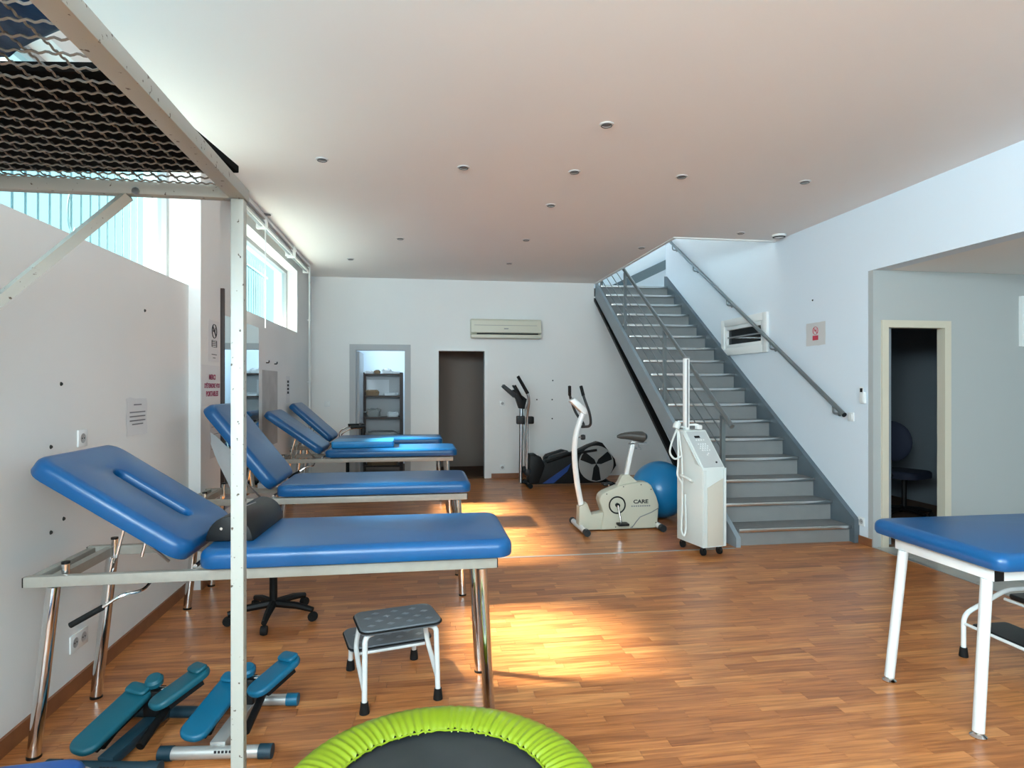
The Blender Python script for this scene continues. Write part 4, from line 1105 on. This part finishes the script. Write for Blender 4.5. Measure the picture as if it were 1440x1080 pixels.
# dirty patch with two hooks where something was taken off the left wall
sp_ = bxo('stain', (XL + .0004, 6.75, .80, XL + .0012, 7.45, 1.62), 'stain', wall_left)
for y in (6.92, 7.30):
    b = new(); tube(b, bend([(XL, y, 1.70), (XL + .03, y, 1.70), (XL + .03, y, 1.725)], .01), .006, 6); ob('wall_hook', b, 'dark_grey', wall_left)
for y, z in ((3.97, 1.90), (3.10, 1.46), (3.02, 1.18), (3.02, .80), (3.12, .84)):
    ob('wall_plug', lathe(new(), [(0, 0), (.010, 0), (.006, .006), (0, .007)], 8, Matrix.Translation((XL, y, z)) @ Matrix.Rotation(PI / 2, 4, 'Y')), 'hole', wall_left)
WBK = bpy.data.objects['wall_back']
for x, z in ((2.11, 1.54), (1.85, 1.235), (2.10, 1.235), (2.10, .93)):
    ob('wall_plug', lathe(new(), [(0, 0), (.012, 0), (.010, .006), (0, .007)], 8, Matrix.Translation((x, YB, z)) @ Matrix.Rotation(PI / 2, 4, 'X')), 'hole', WBK)
ob('wall_plug', lathe(new(), [(0, 0), (.010, 0), (.008, .006), (0, .007)], 8, Matrix.Translation((XR, 5.88, 2.34)) @ Matrix.Rotation(-PI / 2, 4, 'Y')), 'hole', bpy.data.objects['wall_right'])

# ------------------------------------------------------------------ mirror
mi = thing('wall_mirror', 'tall mirror with dark edge strip on the left wall beside the pilaster', 'mirror', (XL, 5.86, .42))
ob('glass', box(new(), .006, -.68, 0, .014, .70, 1.62), 'mirror', mi, smooth=False)
ob('backing', box(new(), .0005, -.68, 0, .0058, .70, 1.62), 'dark_grey', mi, smooth=False)
ob('edge_strip', box(new(), .0005, -.715, .0, .10, -.69, 1.80, bev=.003), 'darkwood', mi)
ob('mirror_clip', box(new(), .0142, -.688, 1.38, .05, -.63, 1.50, bev=.003), 'darkwood', mi)

# ------------------------------------------------------------------ roller blinds
for (y0, y1, lb, cord) in ((5.30, 6.30, 'rolled grey blind under the ceiling above the mirror, nearest of three', True), (6.36, 7.62, 'rolled grey blind under the ceiling, middle of three', False), (7.74, 8.72, 'rolled grey blind under the ceiling, nearest the back wall', True)):
    o = thing('roller_blind', lb, 'blind', (XL + .10, y0, ZC - .075))
    ob('roll', cyl(new(), (0, 0, 0), (0, y1 - y0, 0), .034, 16), 'mid_grey', o)
    ob('cassette', box(new(), -.05, 0, .036, .045, y1 - y0, .0745, bev=.004), 'white', o)
    ob('bottom_bar', box(new(), .030, .02, -.048, .044, y1 - y0 - .02, -.020, bev=.004), 'white', o)
    for yy in (-.02, y1 - y0 + .002): ob('end_bracket', box(new(), -.05, yy, -.05, .05, yy + .018, .0745, bev=.003), 'white', o)
    for dy in ((-.03, .0) if cord else ()):
        ob('pull_cord', cyl(new(), (.04, y1 - y0 + dy + .01, -.05), (.04, y1 - y0 + dy + .01, -1.02 if y0 < 6 else -1.75), .0026, 6), 'white', o)
o = thing('conduit_pipe', 'white vertical conduit in the back left corner', 'pipe', (XL + .035, 9.35, 0))
ob('pipe', cyl(new(), (0, 0, .08), (0, 0, ZC - .001), .016, 10), 'white', o)
for z in (.6, 1.5, 2.4): ob('pipe_clip', box(new(), -.034, -.012, z, .019, .012, z + .02), 'white', o, smooth=False)

# ------------------------------------------------------------------ swivel seats
def star_base(t, r, n=5, ph=0.0, h=.10):
    for k in range(n):
        a = ph + 2 * PI * k / n; c_, s_ = math.cos(a), math.sin(a)
        b = new(); tube(b, [(0, 0, h), (r * .6 * c_, r * .6 * s_, h * .92), (r * c_, r * s_, h * .72)], [.026, .022, .017], 8); arm = ob('base_arm', b, 'black', t)
        b = new(); lathe(b, [(0, -.018), (.026, -.018), (.030, 0), (.026, .018), (0, .018)], 14, Matrix.Translation((r * c_, r * s_, .030)) @ Matrix.Rotation(a, 4, 'Z') @ Matrix.Rotation(PI / 2, 4, 'X'))
        ob('castor', b, 'rubber', arm)
rs = thing('rolling_stool', 'black rolling stool standing between the first two left tables', 'stool', (-.90, 4.03, 0), .0)
star_base(rs, .26, ph=-PI / 2 + .02)
ob('gas_column', cyl(new(), (0, 0, .08), (0, 0, .40), .024, 14), 'black', rs)
ob('seat', lathe(new(), [(0, .40), (.16, .40), (.175, .42), (.172, .455), (.15, .47), (0, .472)], 32), 'black_vinyl', rs)
sw = thing('swivel_chair', 'black swivel chair with curved chrome arms behind the farthest table', 'chair', (-1.02, 9.12, 0), math.radians(10))
star_base(sw, .30, ph=.3)
ob('gas_column', cyl(new(), (0, 0, .08), (0, 0, .44), .025, 14), 'black', sw)
ob('seat', cushion(new(), .46, .44, .08, rc=.10, re=.03, x0=-.24, mtx=Matrix.Translation((0, 0, .44))), 'black_vinyl', sw)
ob('backrest', box(new(), .17, -.20, .70, .23, .20, .92, bev=.025, seg=3), 'black_vinyl', sw)
ob('back_stem', tube(new(), bend([(.12, 0, .45), (.25, 0, .50), (.235, 0, .72)], .06), .016, 8), 'black', sw)
for s in (-1, 1):
    ob('arm_tube', tube(new(), bend([(.15, s * .24, .46), (-.05, s * .26, .52), (-.12, s * .26, .78), (.02, s * .26, .86), (.18, s * .24, .86)], .10), .010, 8), 'chrome', sw)
    ob('arm_pad', box(new(), .02, s * .26 - .03, .865, .22, s * .26 + .03, .895, bev=.008), 'black', sw)

# ------------------------------------------------------------------ storeroom shelf and what lies on it
sf = thing('shelf_unit', 'dark stained wooden shelf unit standing in the storeroom doorway', 'shelf', (-.62, 10.55, 0))
for x in (-.34, .29):
    for y in (0, .30): ob('upright', box(new(), x, y, 0, x + .05, y + .04, 1.68), 'darkwood', sf, smooth=False)
SHZ = (.12, .56, .93, 1.29, 1.66)
for z in SHZ: ob('shelf', box(new(), -.289, .0, z - .025, .289, .34, z), 'darkwood', sf, smooth=False)
ob('shade_panel', box(new(), -.335, .341, .05, .335, .347, 1.64), 'frame_grey', sf, smooth=False)  # grey sheet added as the shadow between the shelves
def lump(name, label, cat, x, z, w, d, h, m, seed, group='things stored on the shelf unit'):
    rr = random.Random(seed); b = new()
    cushion(b, w, d, h, rc=min(w, d) * .25, re=h * .35, x0=-w / 2, rb=.004)
    for v in b.verts:
        if v.co.z > h * .2: v.co += Vector((rr.uniform(-.1, .1) * w, rr.uniform(-.05, .05) * d, rr.uniform(-.25, .12) * h))
    o = ob(name, b, m); o.location = (-.62 + x, 10.72, z + .0006); tag(o, label, cat, group)
lump('folded_towel', 'white folded towel on top of the shelf unit, at its left', 'towel', -.22, SHZ[4], .14, .22, .05, 'cloth', 1)
lump('cardboard_box', 'brown flattened carton on top of the shelf unit', 'box', -.09, SHZ[4], .09, .20, .06, 'card', 2)
lump('plastic_bag', 'pale blue plastic bag on top of the shelf unit, centre', 'bag', .07, SHZ[4], .15, .24, .08, 'cloth', 3)
lump('folded_towel', 'flat white towel on top of the shelf unit, at its right', 'towel', .22, SHZ[4], .13, .22, .04, 'cloth', 4)
lump('paper_stack', 'white paper stack on the second shelf from the top, at its right', 'papers', .13, SHZ[3], .22, .22, .05, 'cloth', 5)
lump('carton', 'dark carton on the second shelf from the top, at its left', 'box', -.17, SHZ[3], .20, .24, .09, 'card', 6)
lump('grey_bag', 'grey crumpled bag on the third shelf from the top', 'bag', -.15, SHZ[2], .22, .26, .14, 'cloth_grey', 7)
lump('folded_towel', 'small white towel on the third shelf from the top', 'towel', .17, SHZ[2], .18, .22, .08, 'cloth', 8)
lump('cloth_pile', 'grey cloth pile on the lower shelf', 'cloth', -.0, SHZ[1], .50, .28, .12, 'cloth_grey', 9)
lump('carton', 'long dark carton on the bottom shelf', 'box', .0, SHZ[0], .50, .28, .20, 'card', 10)
o = ob('white_board', box(new(), -.28, 0, 0, .10, .012, .27), 'cloth', smooth=False); o.location = (-.62, 10.872, SHZ[3] + .0006)
tag(o, 'white panel leaning at the back of the upper shelf', 'panel')

# ------------------------------------------------------------------ dark room and alcove
ct = thing('counter', 'pale counter standing in the dark room beyond the cream doorway', 'counter', (5.15, 7.35, 0))
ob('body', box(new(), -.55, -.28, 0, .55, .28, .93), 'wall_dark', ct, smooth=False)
ob('side_panel', box(new(), -.60, -.32, .0, -.551, .28, .97, bev=.004), 'white', ct)
ob('worktop', box(new(), -.55, -.31, .931, .58, .28, .97, bev=.004), 'white', ct)
ws = ob('wall_shelf', box(new(), 4.40, 7.80, 1.24, 6.0, 7.99, 1.265), 'dark_grey', smooth=False); tag(ws, 'thin dark shelf on the far wall of the dark room', 'shelf')
for x, w_s, h_s, lb in ((4.75, .10, .14, 'small dark bottle shape on the dark room shelf, at its left'), (5.10, .07, .18, 'narrow dark carton on the dark room shelf')):
    o = ob('container', box(new(), -w_s / 2, -.05, 0, w_s / 2, .05, h_s, bev=.012), 'black'); o.location = (x, 7.90, 1.2655); tag(o, lb, 'container')
dc = thing('swivel_chair', 'dark navy swivel chair in the dark room', 'chair', (5.32, 6.15, 0), math.radians(200))
star_base(dc, .28)
ob('gas_column', cyl(new(), (0, 0, .08), (0, 0, .44), .025, 12), 'black', dc)
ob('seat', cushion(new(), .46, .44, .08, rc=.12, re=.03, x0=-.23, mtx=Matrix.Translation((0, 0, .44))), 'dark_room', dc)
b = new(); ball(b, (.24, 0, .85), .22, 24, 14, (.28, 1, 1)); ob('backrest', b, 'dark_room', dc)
ob('back_stem', tube(new(), bend([(.10, 0, .45), (.27, 0, .48), (.25, 0, .72)], .06), .018, 8), 'black', dc)
pf = thing('picture_frame', 'white framed picture on the alcove wall at the right edge', 'picture', (5.82, YA, 2.055))
b = new()
for x0, x1, z0, z1 in ((-.28, -.255, -.235, .235), (.255, .28, -.235, .235), (-.255, .255, -.235, -.21), (-.255, .255, .21, .235)): box(b, x0, -.03, z0, x1, -.0005, z1)
ob('frame', b, 'white', pf, smooth=False)
ob('picture', box(new(), -.255, -.010, -.21, .255, -.004, .21), 'mid_grey', pf, smooth=False)
